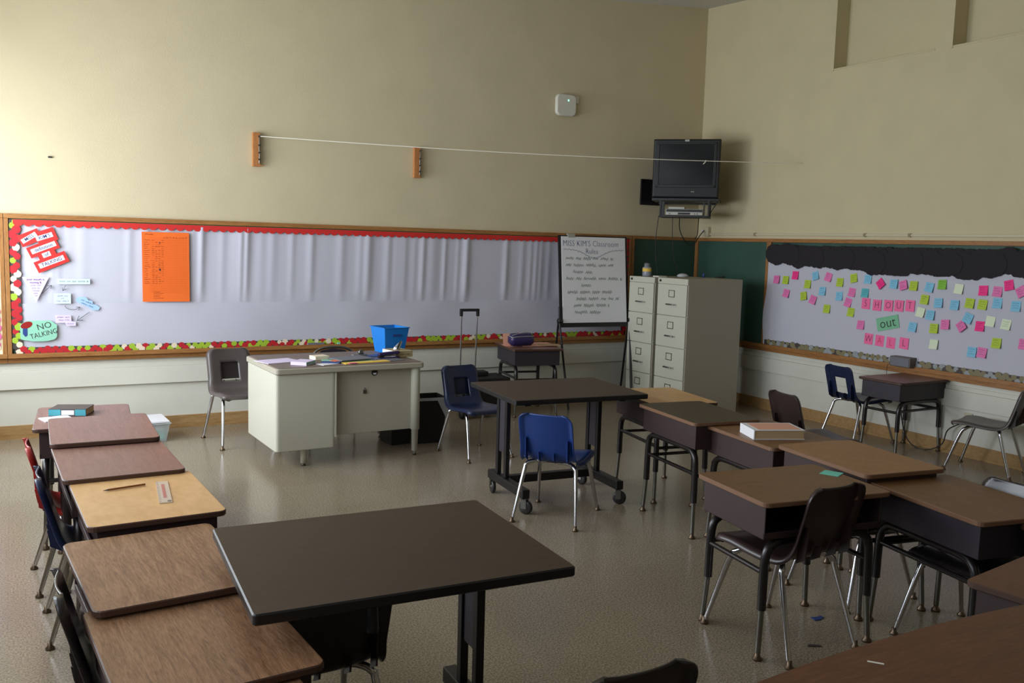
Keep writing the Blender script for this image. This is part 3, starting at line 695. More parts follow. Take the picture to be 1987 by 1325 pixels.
def chair_leg(sx, sy):
    k = (sx, sy)
    if k not in _lg:
        P = smooth_path([(sx*.03, sy*.075-.01, .348), (sx*.10, sy*.085-.01, .348), (sx*.145, sy*.115-.01, .33), (sx*.158, sy*.14, .28), (sx*.19, sy*.222, .02)], 5)
        _lg[k] = (MB().tube(P, [.0125]*(len(P)-4)+[.0115, .0105, .010, .0095], 8).mesh('leg', M['chrome']),
                  MB().lathe([(.0, .0), (.017, .0), (.018, .006), (.010, .014), (.010, .03), (.0, .03)], 10, o=(sx*.192, sy*.226, 0)).mesh('glide', M['glide']))
    return _lg[k]
_ms = {}
def shared(key, fn):
    if key not in _ms: _ms[key] = fn()
    return _ms[key]
def chair(label, x, y, phi, m, kind='plain', scale=1.0):
    t = thing('school_chair', label, 'chair', (x, y, 0), R(phi-90), 'moulded plastic school chairs'); t.scale = (scale,)*3 if not isinstance(scale, tuple) else scale
    s = obj('seat_shell', shell_mesh(kind, m), None, t); s.modifiers.new('thick', 'SOLIDIFY').thickness = .006
    s.modifiers['thick'].offset = -1
    if kind == 'recess':
        obj('lumbar_panel', shared(('lum', m.name), lambda: MB().add([(-.10, -.212, .43), (.10, -.212, .43), (.10, -.25, .60), (-.10, -.25, .60)], [(0, 1, 2, 3), (3, 2, 1, 0)])  .mesh('lumbar_panel', m)), None, t)
    for rx, rh in ((-.125, .115), (-.045, .035), (.045, .035), (.125, .115)):
        ribs = shared(('rib', m.name, rh), lambda: MB().add([(-.003, -.17, .36), (-.003, -.215, .385), (-.003, -.222, .39+rh), (-.003, -.195, .39+rh), (.003, -.17, .36), (.003, -.215, .385), (.003, -.222, .39+rh), (.003, -.195, .39+rh)], [(0, 1, 2, 3)[::-1], (4, 5, 6, 7), (0, 4, 5, 1)[::-1], (1, 5, 6, 2)[::-1], (2, 6, 7, 3)[::-1]]).mesh('back_rib', m))
        obj('back_rib', ribs, None, t, loc=(rx, 0, 0))
    fr_ = shared('fr', lambda: MB().tube([(-.11, .07, .350), (.11, .07, .350)], .009, 6).tube([(-.11, -.09, .350), (.11, -.09, .350)], .009, 6).box(-.075, .075, -.12, .12, .352, .358).mesh('seat_frame', M['darktube']))
    obj('seat_frame', fr_, None, t)
    for sx in (-1, 1):
        for sy in (-1, 1):
            a, g = chair_leg(sx, sy); lg = obj('leg', a, None, t); obj('glide', g, None, lg)
    return t
chair('bright blue chair with its back to the camera, at the dark rolling table', -3.87, -3.38, 39.7, M['blue'])
chair('navy chair between the teacher desk and the far rolling table', -3.615, -1.79, -84, M['navy'], 'recess')
chair('grey-brown chair standing at the left end of the teacher desk', -5.135, -.70, -84, M['greyb'], 'recess', 1.08)
chair('dark brown chair tucked under the desk with the mint note, its back to the camera', -3.89, -5.18, 92, M['brownp'], scale=(1, 1.04, 1.08))
chair('black chair facing left under the rightmost desk of the cluster, shiny back top', -3.20, -5.58, 180, M['blackp'])
chair('black chair mostly hidden under the joined desks at the right', -3.21, -4.97, 178, M['blackp'], scale=.96)
chair('plain brown chair standing alone behind the desk row, its back to the camera', -2.06, -3.68, -12, M['brownp'], scale=1.06)
chair('dark navy chair with a square hole in its back, by the right wall', -.33, -2.58, -6, M['navy'], 'hole')
chair('purple-brown chair at the right edge facing the far student desk', -.31, -3.74, 107, M['greyb'])
chair('dark chair whose top just shows at the bottom edge of the picture', -5.47, -6.04, 90, M['blackp'], scale=(1, 1, 1.045))
chair('dark chair pushed under the near dark rolling table', -5.90, -5.24, 92, M['blackp'])
chair('red chair at the left desk row', -6.37, -3.27, 2, M['redp'])
chair('navy chair beside the red one at the left desk row', -6.34, -3.85, 0, M['navy'])
chair('glossy black chair nearest the camera at the left desk row', -6.32, -5.13, 0, M['blackp'])

# ---------------------------------------------------------------- student desks
def desk(label, x, y, rz, top, topm, Ld=.62, Wd=.46, boxm='maroon', edge='edge', group='student desks'):
    t = thing('student_desk', label, 'desk', (x, y, 0), R(rz), group)
    out = rrect(Ld, Wd, .028, 4)
    obj('desktop', MB().slab(out, top-.02, top, .003, 1, 0, 1), [M[topm], M[edge]], t)
    bx, by, bh = Ld/2-.025, Wd/2-.03, .135; zt = top-.021; zb = zt-bh; th = .006
    mb = MB()
    mb.box(-bx, bx, -by+.0, by, zb, zb+th); mb.box(-bx, bx, by-th, by, zb, zt)
    for sx in (-1, 1):
        x0 = sx*bx; x1 = sx*(bx-th)
        mb.box(x0, x1, -by, by, zb, zt)
    mb.box(-bx, bx, -by, -by+.012, zb, zb+.028)
    obj('book_box', mb, M[boxm], t, bevel=.003)
    ix, iy = Ld/2-.05, Wd/2-.055
    zs = .20
    for sy in (-1, 1):
        for sx in (-1, 1):
            fx, fy = sx*(ix+.012), sy*(iy+.01)
            P = smooth_path([(0, sy*iy*.98, zb-.016), (sx*(ix-.10), sy*iy*.98, zb-.016), (sx*(ix-.035), sy*iy*.99, zb-.03), (sx*(ix-.005), sy*iy, zb-.085), (sx*(ix), sy*(iy+.002), zs)], 4)
            lg = obj('leg', MB().tube(P, .018, 8), M['darktube'], t)
            ins = MB().tube([(sx*ix, sy*(iy+.002), zs+.01), (fx, fy, .03)], .0115, 8)
            ch_ = obj('leg_insert', ins, M['steel'], lg)
            obj('glide', MB().lathe([(.0, .0), (.019, .0), (.02, .008), (.011, .018), (.011, .03), (0, .03)], 10, o=(fx, fy, 0)), M['glide'], lg)
    cbz = .36
    obj('crossbar', MB().tube([(-ix, iy, cbz), (ix, iy, cbz)], .011, 6), M['darktube'], t)
    for sx in (-1, 1): obj('crossbar', MB().tube([(sx*ix, -iy, cbz-.01), (sx*ix, iy, cbz-.01)], .011, 6), M['darktube'], t)
    return t
desk('farthest desk of the left row, dark top with a book and papers on it', -6.342, -2.55, -94, .625, 'redwood')
desk('reddish desk second from the far end of the left row, set highest', -6.302, -3.175, -91, .68, 'redwood', .62, .45)
desk('reddish desk right before the yellow one in the left row', -6.293, -3.73, -88, .657, 'redwood', .62, .45)
desk('yellow maple desk in the left row with a pencil and a ruler on top', -6.25, -4.31, -87.4, .64, 'maple', .62, .45)
desk('walnut-grain desk behind the nearest ones in the left row, touching the dark table', -6.285, -4.97, -85.6, .615, 'walnut')
desk('walnut-grain desk at the bottom left under the corner of the dark table', -6.265, -5.49, -86, .588, 'walnut', .60, .46)
desk('walnut desk showing only a sliver at the bottom edge of the picture', -6.30, -6.0, -88, .562, 'walnut', .60, .46)
desk('yellow-topped desk tucked against the far rolling table before the cabinets', -2.93, -3.17, 80, .635, 'maple')
desk('dark olive-brown desk second in the right row from the cabinets', -3.185, -3.80, 82.5, .66, 'darkolive', .62, .44, edge='edgelight')
desk('brown desk in the right row carrying the thick book', -3.145, -4.35, 82, .638, 'oak2', edge='edgelight')
desk('golden-brown desk in the middle of the right cluster, set highest', -3.23, -4.98, 82, .662, 'oak3', .61, .45, edge='edgelight')
desk('brown desk with a mint note at its corner, chair tucked under it', -3.835, -5.155, -8, .645, 'oak2', .62, .48, edge='edgelight')
desk('brown desk at the right of the cluster, in front of the shiny black chair back', -3.265, -5.54, 80, .622, 'oak2', boxm='boxdark', edge='edgelight')
desk('brown desk cut off by the right edge behind the cluster', -3.16, -6.16, 82, .60, 'oak2', boxm='boxdark')
desk('reddish-brown desk corner at the right edge above the big table', -3.87, -6.42, 98, .62, 'cherry')
desk('student desk with glossy top against the right wall under the small speaker', -.30, -2.99, 181, .60, 'redwood', .62, .42, boxm='boxdark')
desk('student desk by the back wall with a purple case and papers on it', -2.373, -.42, 79, .64, 'redwood', .60, .50, boxm='boxdark')

# big table bottom right
bt = thing('work_table', 'large red-brown wood-grain table filling the bottom right corner', 'table', (-4.72, -6.83, 0), 0)
out = [(-.74, -.42), (.74, -.42)]+[(.74-1.48*k/14, .40+.055*(1-(2*k/14-1)**2)) for k in range(15)]
obj('tabletop', MB().slab(out, .63, .66, .004, 1, 0, 1), [M['cherry'], M['edge']], bt)
obj('apron', MB().box(-.66, .66, -.36, .34, .58, .63), M['darktube'], bt)
for sx in (-1, 1):
    for sy in (-1, 1): obj('leg', MB().tube([(sx*.62, sy*.3, .6), (sx*.64, sy*.31, .0)], [.022, .017], 10), M['darktube'], bt)

# ---------------------------------------------------------------- dark rolling tables
def roll_table(label, x, y, rz, top, Ld, Wd):
    t = thing('rolling_table', label, 'table', (x, y, 0), R(rz), 'dark rolling tables')
    obj('tabletop', MB().slab(rrect(Ld, Wd, .012, 3), top-.03, top, .004, 1, 0, 1), [M['espresso'], M['blackmetal']], t)
    for sx in (-1, 1):
        fx = sx*(Ld/2-.125)
        obj('base_bar', MB().box(fx-.025, fx+.025, -.27, .27, .095, .15), M['blackmetal'], t, bevel=.005)
        for py in (.03, .155): obj('post', MB().box(fx-.014, fx+.014, py-.017, py+.017, .15, top-.03), M['blackmetal'], t, bevel=.003)
        obj('side_panel', MB().box(fx-.006, fx+.006, .03, .155, .30, top-.03), M['boxdark'], t)
        obj('top_bracket', MB().box(fx-.02, fx+.02, -.26, .28, top-.055, top-.03), M['blackmetal'], t)
        for yy in (-.245, .245):
            yaw = R({(-1, -1): 40, (-1, 1): -8, (1, -1): 55, (1, 1): 20}[(sx, 1 if yy > 0 else -1)])
            rt = Matrix.Translation((fx, yy, 0)) @ Matrix.Rotation(yaw, 4, 'Z')
            c_ = obj('caster', MB().lathe([(0, -.013), (.034, -.013), (.042, -.008), (.042, .008), (.034, .013), (0, .013)], 20).xf(rt @ Matrix.Translation((0, -.012, .042)) @ Matrix.Rotation(R(90), 4, 'Y')), M['caster'], t)
            obj('hub', MB().lathe([(0, -.0145), (.014, -.0145), (.014, .0145), (0, .0145)], 12).xf(rt @ Matrix.Translation((0, -.012, .042)) @ Matrix.Rotation(R(90), 4, 'Y')), M['steel'], c_)
            obj('fork', MB().box(-.0185, -.0155, -.02, .012, .035, .094).box(.0155, .0185, -.02, .012, .035, .094).box(-.0185, .0185, -.02, .012, .088, .096).xf(rt), M['steel'], c_)
    obj('cross_beam', MB().box(-Ld/2+.125, Ld/2-.125, .06, .11, .10, .15), M['blackmetal'], t, bevel=.004)
    return t
t1 = roll_table('large dark brown rolling table in the near foreground', -5.706, -5.353, -3.1, .70, .892, .708)
obj('adjuster_knob', MB().lathe([(.0, -.09), (.016, -.09), (.018, -.08), (.015, -.02), (.015, 0)], 12, o=(-.13, -.29, .67)), M['blackmetal'], t1)
t2 = roll_table('dark brown rolling table in the middle of the room, behind the bright blue chair', -3.681, -3.05, -5.0, .708, .895, .715)

# ---------------------------------------------------------------- teacher's desk
td = thing('teacher_desk', 'beige steel teacher desk with a cluttered brown top', 'desk', (-4.568, -1.327, 0), R(2.1))
hx, hy, tz = .56, .387, .712
obj('desktop', MB().slab(rrect(1.12, .774, .03, 4), tz-.045, tz-.004, .006, 0), M['beige_dark'], td)
obj('laminate', MB().slab(rrect(1.085, .74, .022, 4), tz-.005, tz, .001, 0), M['desktop'], td)
obj('pedestal', MB().slab(rrect(.43, .73, .025, 4, -hx+.222, 0), .125, tz-.045, .005, 0, smooth=False), M['beige'], td)
for k in range(3):
    dr = obj('drawer', MB().box(-hx+.03, -hx+.415, hy-.03, hy-.008, .15+.175*k, .31+.175*k), M['beige'], td, bevel=.004)
    obj('handle', MB().box(-hx+.16, -hx+.29, hy-.009, hy+.006, .235+.175*k, .25+.175*k), M['steel'], dr)
obj('modesty_panel', MB().box(-hx+.435, hx-.03, -hy+.075, -hy+.09, .20, tz-.045), M['beige_dark'], td, bevel=.003)
obj('side_panel', MB().box(-hx+.432, -hx+.442, -hy+.02, hy-.05, .20, tz-.045), M['beige'], td)
mb = MB().lathe([(.034, tz-.045), (.034, .20), (.026, .20), (.022, .035), (0, .035)], 18, o=(hx-.05, -hy+.055, 0)); lg = obj('leg', mb, M['beige'], td); obj('glide', MB().lathe([(0, 0), (.016, 0), (.008, .02), (.008, .04)], 10, o=(hx-.05, -hy+.055, 0)), M['steel'], lg)
mb = MB().lathe([(.034, tz-.045), (.034, .20), (.026, .20), (.022, .035), (0, .035)], 18, o=(hx-.05, hy-.055, 0)); lg = obj('leg', mb, M['beige'], td); obj('glide', MB().lathe([(0, 0), (.016, 0), (.008, .02), (.008, .04)], 10, o=(hx-.05, hy-.055, 0)), M['steel'], lg)
for yy in (-.30, .30): lg = obj('leg', MB().lathe([(.024, .13), (.022, .02), (0, .02)], 14, o=(-hx+.225, yy, 0)), M['beige'], td); obj('glide', MB().lathe([(0, 0), (.018, 0), (.01, .022)], 10, o=(-hx+.225, yy, 0)), M['steel'], lg)
mb = MB().lathe([(0, .004), (.022, .004), (.024, 0)], 18).xf(Matrix.Translation((.19, -hy+.075, .640)) @ Matrix.Rotation(R(90), 4, 'X')); lk = obj('lock', mb, M['rubber'], td)
obj('lock_face', MB().add([(.19+.014*math.cos(a), -hy+.069, .638-.014*abs(math.sin(a))) for a in [PI*k/8 for k in range(9)]], [tuple(range(9))[::-1]]), M['white'], lk)
obj('latch', MB().box(.103, .125, -hy+.066, -hy+.075, .49, .515).tube([(.107, -hy+.07, .515), (.107, -hy+.07, .525), (.114, -hy+.07, .532), (.121, -hy+.07, .525), (.121, -hy+.07, .515)], .002, 5), M['steel'], td)

TZ = tz
def flat(name, label, cat, x, y, rz, w_, h_, z0, t, m, group=None, bevel=0):
    return tag(obj(name, MB().box(-w_/2, w_/2, -h_/2, h_/2, 0, t), M[m], None, loc=(x, y, z0+.0008), rotz=R(rz), bevel=bevel), label, cat, group)
# blue bin
def tub(w0, d0, w1, d1, h_, th=.004, lip=.008):
    mb = MB()
    def ring(w_, d_, z): return [(-w_/2, -d_/2, z), (w_/2, -d_/2, z), (w_/2, d_/2, z), (-w_/2, d_/2, z)]
    rings = [ring(w0, d0, 0), ring(w1, d1, h_), ring(w1+2*lip, d1+2*lip, h_), ring(w1+2*lip, d1+2*lip, h_+.004), ring(w1-2*th, d1-2*th, h_+.004), ring(w0-2*th, d0-2*th, th)]
    vv = [p for r_ in rings for p in r_]
    ff = [(i*4+k, i*4+(k+1) % 4, (i+1)*4+(k+1) % 4, (i+1)*4+k) for i in range(5) for k in range(4)]+[(3, 2, 1, 0), (20, 21, 22, 23)]
    return mb.add(vv, ff)
bn = thing('storage_bin', 'bright blue plastic bin on the teacher desk', 'bin', (-3.925, -.80+.0, TZ+.001+.0), R(8))
bn.location = (-4.03, -1.06, TZ+.001)
obj('body', tub(.17, .17, .22, .235, .20), M['binblue'], bn)
obj('handle_slot', MB().box(-.035, .035, -.117, -.108, .135, .15), M['bluefold'], bn)
flat('paper', 'white papers standing inside the blue bin', 'paper', -4.04, -1.05, 8, .15, .15, TZ+.155, .003, 'white')
tx = thing('tissue_box', 'tan tissue box at the right end of the teacher desk', 'tissue box', (-4.06, -1.31, TZ+.001), R(10))
obj('box', MB().box(-.075, .075, -.10, .10, 0, .048), M['tissue'], tx, bevel=.002); obj('white_end', MB().box(-.0765, -.075, -.098, .098, .002, .046), M['white'], tx)
mb = MB(); pv = [(-.02, -.03, .048), (.02, .0, .048), (.03, -.02, .11), (.0, -.05, .125), (-.03, .02, .048), (-.05, -.03, .075)]
mb.add(pv, [(0, 1, 2, 3), (3, 2, 1, 0), (4, 1, 3, 5), (5, 3, 1, 4)], 0, True); obj('tissue', mb, M['white'], tx)
scrib(tx, M['darkbook'], [(-.045, .045, .022, .012)], y=-.1012, seed=9)
sp = thing('stapler', 'dark purple stapler lying before the tissue box', 'stapler', (-4.18, -1.44, TZ+.001), R(8))
obj('base', MB().box(-.085, .085, -.018, .018, 0, .012), M['purplec'], sp, bevel=.003)
obj('arm', MB().box(-.09, .088, -.017, .017, .028, .05).xf(Matrix.Rotation(R(-3), 4, 'Y')), M['purplec'], sp, bevel=.006); obj('magazine', MB().box(-.05, .075, -.008, .008, .016, .028), M['steel'], sp)
obj('hinge', MB().box(-.09, -.05, -.016, .016, .008, .035), M['blackmetal'], sp)
flat('paper', 'pale pink-white sheet of paper alone at the left end of the teacher desk', 'paper', -5.00, -1.36, 16, .27, .20, TZ, .004, 'lav')
bk_ = thing('book', 'small pale book with a mint and pink spine on the teacher desk', 'book', (-4.87, -1.555, TZ+.001), R(48))
obj('cover', MB().box(-.075, .075, -.06, .06, 0, .004).box(-.075, .075, -.06, .06, .02, .024).box(-.078, -.074, -.06, .06, 0, .024), M['lav'], bk_); obj('pages', MB().box(-.073, .072, -.057, .057, .004, .02), M['mint'], bk_)
dc = thing('paper_stack', 'small cream note block behind the book on the teacher desk', 'note block', (-4.69, -1.34, TZ+.001), R(10)); obj('block', MB().box(-.055, .055, -.05, .05, 0, .028), M['apcream'], dc)
flat('folder', 'green-grey paper under the pile on the teacher desk', 'paper', -4.52, -1.42, 6, .34, .24, TZ, .003, 'mint')
flat('envelope', 'blue folder sticking out left of the desk pile', 'folder', -4.67, -1.56, -30, .13, .09, TZ+.004, .004, 'bluefold')
flat('paper', 'white sheet corner at the front edge of the desk pile', 'paper', -4.71, -1.61, 20, .14, .09, TZ+.0, .003, 'white')
flat('folder', 'grey clipboard on top of the desk pile', 'folder', -4.48, -1.44, 14, .28, .20, TZ+.010, .006, 'slate')
flat('paper', 'yellow-orange paper strip along the front of the desk pile', 'paper', -4.42, -1.60, 8, .36, .08, TZ+.0, .004, 'yellow')
flat('paper', 'orange slip peeking out left of the grey clipboard', 'paper', -4.59, -1.50, 20, .12, .07, TZ+.007, .002, 'orange')
flat('paper', 'small pink tab at the front edge of the desk pile', 'paper', -4.54, -1.655, 8, .06, .025, TZ+.005, .003, 'letterpink')
flat('folder', 'dark glossy folder under the stapler', 'folder', -4.20, -1.52, 8, .17, .14, TZ+.0, .003, 'slate')
flat('folder', 'blue-grey folder before the blue bin', 'folder', -4.22, -1.27, 8, .16, .12, TZ+.0, .003, 'bluefold')
tg = thing('tape_dispenser', 'small grey tape dispenser in the middle of the teacher desk', 'tape dispenser', (-4.36, -1.28, TZ+.001), R(10))
obj('body', MB().box(-.06, .06, -.015, .015, 0, .018), M['slate'], tg, bevel=.003); obj('tape_roll', MB().lathe([(.008, -.009), (.022, -.009), (.022, .009), (.008, .009)], 14).xf(Matrix.Translation((.015, 0, .032)) @ Matrix.Rotation(R(90), 4, 'X')), M['steel'], tg)
# ledge things
flat('eraser', 'dark board eraser on the ledge behind the teacher desk', 'eraser', -4.33, -.048, 0, .15, .03, .657, .025, 'slate', bevel=.003)
flat('chalk_stub', 'small pale teal magnet on the ledge above the metal chair', 'magnet', -4.12, -.05, 0, .025, .02, .657, .02, 'mintc')
flat('marker', 'white marker on the ledge between the easel legs', 'marker', -1.78, -.05, 4, .10, .016, .657, .014, 'mint', bevel=.003)
spk = thing('speaker', 'small grey box speaker on the ledge of the right-hand board', 'speaker', (-.085, -2.80, .657), R(-90))
obj('casing', MB().box(-.10, .10, -.04, .05, 0, .085), M['greyspk'], spk, bevel=.006); obj('grille', MB().box(-.09, .09, -.043, -.04, .008, .077), M['slate'], spk)
obj('wire', MB().tube(smooth_path([(-.09, -.045, .01), (-.11, -.05, .0), (-.112, -.05, -.08)]), .002, 5), M['cable'], spk)

# metal chair behind the teacher desk
mc = thing('metal_chair', 'grey metal chair behind the teacher desk, only its curved back rim showing', 'chair', (-4.42, -.50, 0), R(180))
P = smooth_path([(-.19, -.19, .0), (-.185, -.20, .45), (-.18, -.21, .68), (-.12, -.215, .765), (0, -.215, .785), (.12, -.215, .765), (.18, -.21, .68), (.185, -.20, .45), (.19, -.19, 0)], 5)
mc.rotation_euler[2] = R(0); mc.location = (-4.40, -.55, -.0); mc.scale = (1, 1, .93)
obj('back_frame', MB().tube(P, .011, 8), M['steel'], mc)
obj('backrest', MB().slab([(-.165, 0), (.165, 0), (.16, .19), (.10, .255), (0, .272), (-.10, .255), (-.16, .19)], 0, .012, .002).xf(Matrix.Translation((0, -.205, .50)) @ Matrix.Rotation(R(90), 4, 'X')), M['boxdark'], mc)
obj('seat', MB().slab(rrect(.38, .38, .05), .44, .46, .004), M['boxdark'], mc)
for sx in (-1, 1): obj('leg', MB().tube([(sx*.17, .15, .44), (sx*.19, .2, 0)], .011, 8), M['steel'], mc)

# ---------------------------------------------------------------- filing cabinets
def cabinet(label, x, y, rz, wd, dp, h_, handles=True):
    t = thing('filing_cabinet', label, 'filing cabinet', (x, y, 0), R(rz), 'steel filing cabinets')     # front faces local -X
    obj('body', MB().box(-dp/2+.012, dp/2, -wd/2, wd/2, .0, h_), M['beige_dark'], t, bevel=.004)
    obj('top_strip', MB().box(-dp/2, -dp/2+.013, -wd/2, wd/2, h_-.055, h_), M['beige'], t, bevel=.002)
    obj('lock', MB().box(-dp/2-.003, -dp/2, wd/2-.05, wd/2-.025, h_-.038, h_-.016), M['rubber'], t)
    dh = (h_-.055-.05)/4
    for k in range(4):
        z0 = .05+dh*k
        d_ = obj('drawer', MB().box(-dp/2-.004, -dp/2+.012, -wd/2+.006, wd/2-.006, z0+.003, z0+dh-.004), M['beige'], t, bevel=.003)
        zc = z0+dh*.70
        mb = MB(); 
        for s in (-1, 1): mb.box(-dp/2-.009, -dp/2-.004, s*.036, s*.042, zc-.034, zc+.034); mb.box(-dp/2-.009, -dp/2-.004, -.042, .042, zc+s*.028, zc+s*.034)
        obj('label_holder', mb, M['steel'], d_)
        obj('label_insert', MB().box(-dp/2-.006, -dp/2-.004, -.036, .036, zc-.028, zc+.028), M['beige'], d_)
        zh = z0+dh*.36
        obj('handle', MB().tube([(-dp/2-.004, -.062, zh), (-dp/2-.024, -.055, zh), (-dp/2-.026, .055, zh), (-dp/2-.004, .062, zh)], .007, 6), M['steel'], d_)
        obj('thumb_latch', MB().box(-dp/2-.03, -dp/2-.004, -.075, -.062, zh-.007, zh+.007), M['chrome'], d_)
    return t
cabinet('nearer beige four-drawer filing cabinet with its long side to the camera', -.805, -1.02, 1.5, .43, .70, 1.315)
cabinet('farther beige four-drawer filing cabinet beside the easel', -.79, -.545, 1.5, .395, .74, 1.31)
jr = thing('jar', 'cloudy jar with a yellow label and dark lid on the farther cabinet', 'jar', (-1.06, -.50, 1.311))
obj('glass', MB().lathe([(0, 0), (.042, 0), (.045, .01), (.045, .085), (.038, .095)], 18), M['jar'], jr)
obj('label_band', MB().lathe([(.0456, .05), (.0456, .082)], 18), M['yellow'], jr); obj('lid', MB().lathe([(.030, .093), (.030, .125), (.02, .135), (0, .135)], 16), M['slate'], jr)
flat('paper', 'folded white paper on the edge of the farther cabinet', 'paper', -1.02, -.66, 0, .10, .09, 1.311, .012, 'whitep')
cp = tag(obj('glue_cap', MB().lathe([(0, 0), (.009, 0), (.01, .03), (.006, .045), (0, .045)], 12), M['bluefold'], None, loc=(-.62, -.85, 1.316)), 'small blue glue cap on the nearer cabinet', 'cap')
tag(obj('cable', cab(smooth_path([(-.52, -.92, 1.322), (-.47, -.98, 1.335), (-.43, -.92, 1.322), (-.5, -.88, 1.322)]), .004), M['cable']), 'short coil of dark cable on the nearer cabinet', 'cable')
tag(obj('plastic_bag', MB().lathe([(.05, 0), (.062, .012), (.04, .03), (.015, .036), (0, .03)], 9), M['bagwhite'], None, loc=(-.78, -.72, 1.316)), 'crumpled clear plastic bag between the cabinet tops', 'bag')

# ---------------------------------------------------------------- easel
ea = thing('easel', 'black easel holding a large handwritten flip chart', 'easel', (-1.56, -.30, 0), R(-2.5))
hw = .40; zb_, zt_ = .795, 1.70
tl = lambda z: -.06+(.10)*(z-zb_)/(zt_-zb_)     # slight backward lean
def lean(mb): return mb.xf(Matrix(((1, 0, 0, 0), (0, 1, .11, -.11*.8-.05), (0, 0, 1, 0), (0, 0, 0, 1))))
obj('board', lean(MB().box(-hw, hw, -.0, .018, zb_, zt_)), M['blackmetal'], ea)
obj('flip_chart', lean(MB().box(-hw+.028, hw-.028, -.008, 0, zb_+.045, zt_-.012)), M['white'], ea)
obj('clip', lean(MB().box(-.30, -.22, -.015, .02, zt_-.02, zt_+.015)), M['silver'], ea)
def ewrite(s, size, m, x, z, sx=1, off=-.0008, name='lettering'):
    me = text_mesh(s, size, name, m, offset=off, align='LEFT'); me.transform(Matrix.Translation((x, -.0095, z)) @ Matrix.Diagonal((sx, 1, 1, 1)))
    for v in me.vertices: v.co.y += .11*v.co.z-.11*.8-.05
    obj(name, me, None, ea)
ewrite("MISS KIM'S Classroom", .082, M['inkblue'], -.36, 1.62, .86, -.0015)
ewrite('Rules', .075, M['inkblue'], -.10, 1.545, .9, -.0012)
sq = MB().tube([(-.35+.012*k, -.0095, 1.555-.05*math.exp(-((k-29)/12)**2)*1.6+.012*abs(math.sin(k*.9))) for k in range(59)], .0015, 3)
for i, v in enumerate(sq.v): sq.v[i] = (v[0], v[1]+.11*v[2]-.11*.8-.05, v[2])
obj('wavy_line', sq, M['inkblue'], ea)
ew = lambda v: (v[0], v[1]+.11*v[2]-.11*.8-.05, v[2])
scrib(ea, M['inkgreen'], [(x0, x1, 1.475-.0665*i, .036) for i, (x0, x1) in enumerate([(-.33, .22), (-.33, .22), (-.25, -.03), (-.33, .32), (-.16, -.02), (-.32, .20), (-.22, .28), (-.25, .16), (-.24, .06)])], y=-.0095, seed=8, warp=ew)
for sx in (-1, 1):
    kx = sx*(hw+.012)
    obj('clamp_knob', MB().lathe([(0, -.02), (.022, -.02), (.026, 0), (.022, .02), (0, .02)], 14).xf(Matrix.Translation((kx, -.05, .86)) @ Matrix.Rotation(R(90), 4, 'Y')), M['rubber'], ea)
    obj('leg', MB().tube([(kx, -.035, 1.0), (kx, -.045, .86), (kx-sx*.035 if sx < 0 else kx-.055, -.22, .004)], .011, 8), M['blackmetal'], ea)
    obj('leg', MB().tube([(kx, -.03, .88), (kx+.07, .19, .004)], .011, 8), M['blackmetal'], ea)

# ---------------------------------------------------------------- things on desks
# back desk: purple case and peach papers
dz = .641
flat('folder', 'peach envelope standing behind the purple case', 'envelope', -2.52, -.40, 75, .16, .20, dz, .003, 'peach')
env = flat('paper', 'peach paper sheets under the purple case on the back desk', 'paper', -2.30, -.42, -8, .36, .26, dz+.004, .006, 'peach')
flat('paper', 'tan loose sheets hanging near the right corner of the back desk', 'paper', -2.20, -.52, -20, .20, .14, dz+.0115, .002, 'cardboard')
pc = thing('pencil_case', 'puffy dark purple zip case on the back desk', 'case', (-2.50, -.50, dz+.011), R(-4))
mb = MB().slab(rrect(.245, .12, .04, 4), 0, .115, .03, smooth=True); obj('body', mb, M['purplec'], pc)
obj('zip', MB().tube([(p[0], p[1], .088+.006*math.sin(i)) for i, p in enumerate(rrect(.245, .122, .04, 4)+[rrect(.245, .122, .04, 4)[0]])], .0035, 5), M['silver'], pc)
obj('strap', MB().tube(smooth_path([(-.11, -.03, .10), (-.04, -.05, .12), (.04, -.03, .125), (.11, .01, .112), (.115, .03, .09)]), .003, 5), M['silver'], pc)
pe = thing('envelope', 'upright peach sheet leaning at the left of the purple case', 'envelope', (-2.60, -.42, dz+.004), R(-10)); obj('sheet', MB().box(-.04, .03, -.001, .001, 0, .115).xf(Matrix.Rotation(R(-12), 4, 'X')), M['peach'], pe)
# thick book on desk
tb_ = thing('book', 'thick book with a white spine on the brown desk of the right row', 'book', (-3.20, -4.41, .639), R(-22))
obj('cover', MB().box(-.135, .135, -.095, .095, 0, .004).box(-.135, .135, -.095, .095, .046, .05).box(-.139, -.133, -.095, .095, 0, .05), M['white'], tb_)
obj('pages', MB().box(-.133, .13, -.092, .092, .004, .046), M['bookpage'], tb_); obj('cover_picture', MB().box(-.11, .12, -.08, .08, .05, .0506), M['peach'], tb_)
tag(obj('sticky_note', MB().box(-.04, .04, -.04, .04, 0, .0012), M['mintc'], None, loc=(-3.56, -5.12, .6458), rotz=R(25)), 'mint green sticky note lying on a desk corner in the right cluster', 'sticky note')
# far left desk book
b3 = thing('book', 'dark book with a teal and white spine on the farthest desk of the left row', 'book', (-6.395, -2.47, .626), R(-20)); b3.scale = (.85, .85, 1)
obj('cover', MB().box(-.11, .11, -.085, .085, 0, .003).box(-.11, .11, -.085, .085, .034, .037).box(-.11, .11, -.0865, -.083, 0, .037), M['darkbook'], b3)
obj('pages', MB().box(-.107, .107, -.083, .083, .003, .034), M['bookpage'], b3)
obj('spine_label', MB().box(-.11, -.04, -.088, -.0865, .002, .035).box(.045, .108, -.088, -.0865, .002, .035), M['teal'], b3); obj('spine_title', MB().box(-.035, .04, -.088, -.0865, .006, .031), M['white'], b3)
flat('paper', 'crumpled white paper by the book on the farthest left desk', 'paper', -6.475, -2.60, 15, .14, .12, .625, .004, 'white')
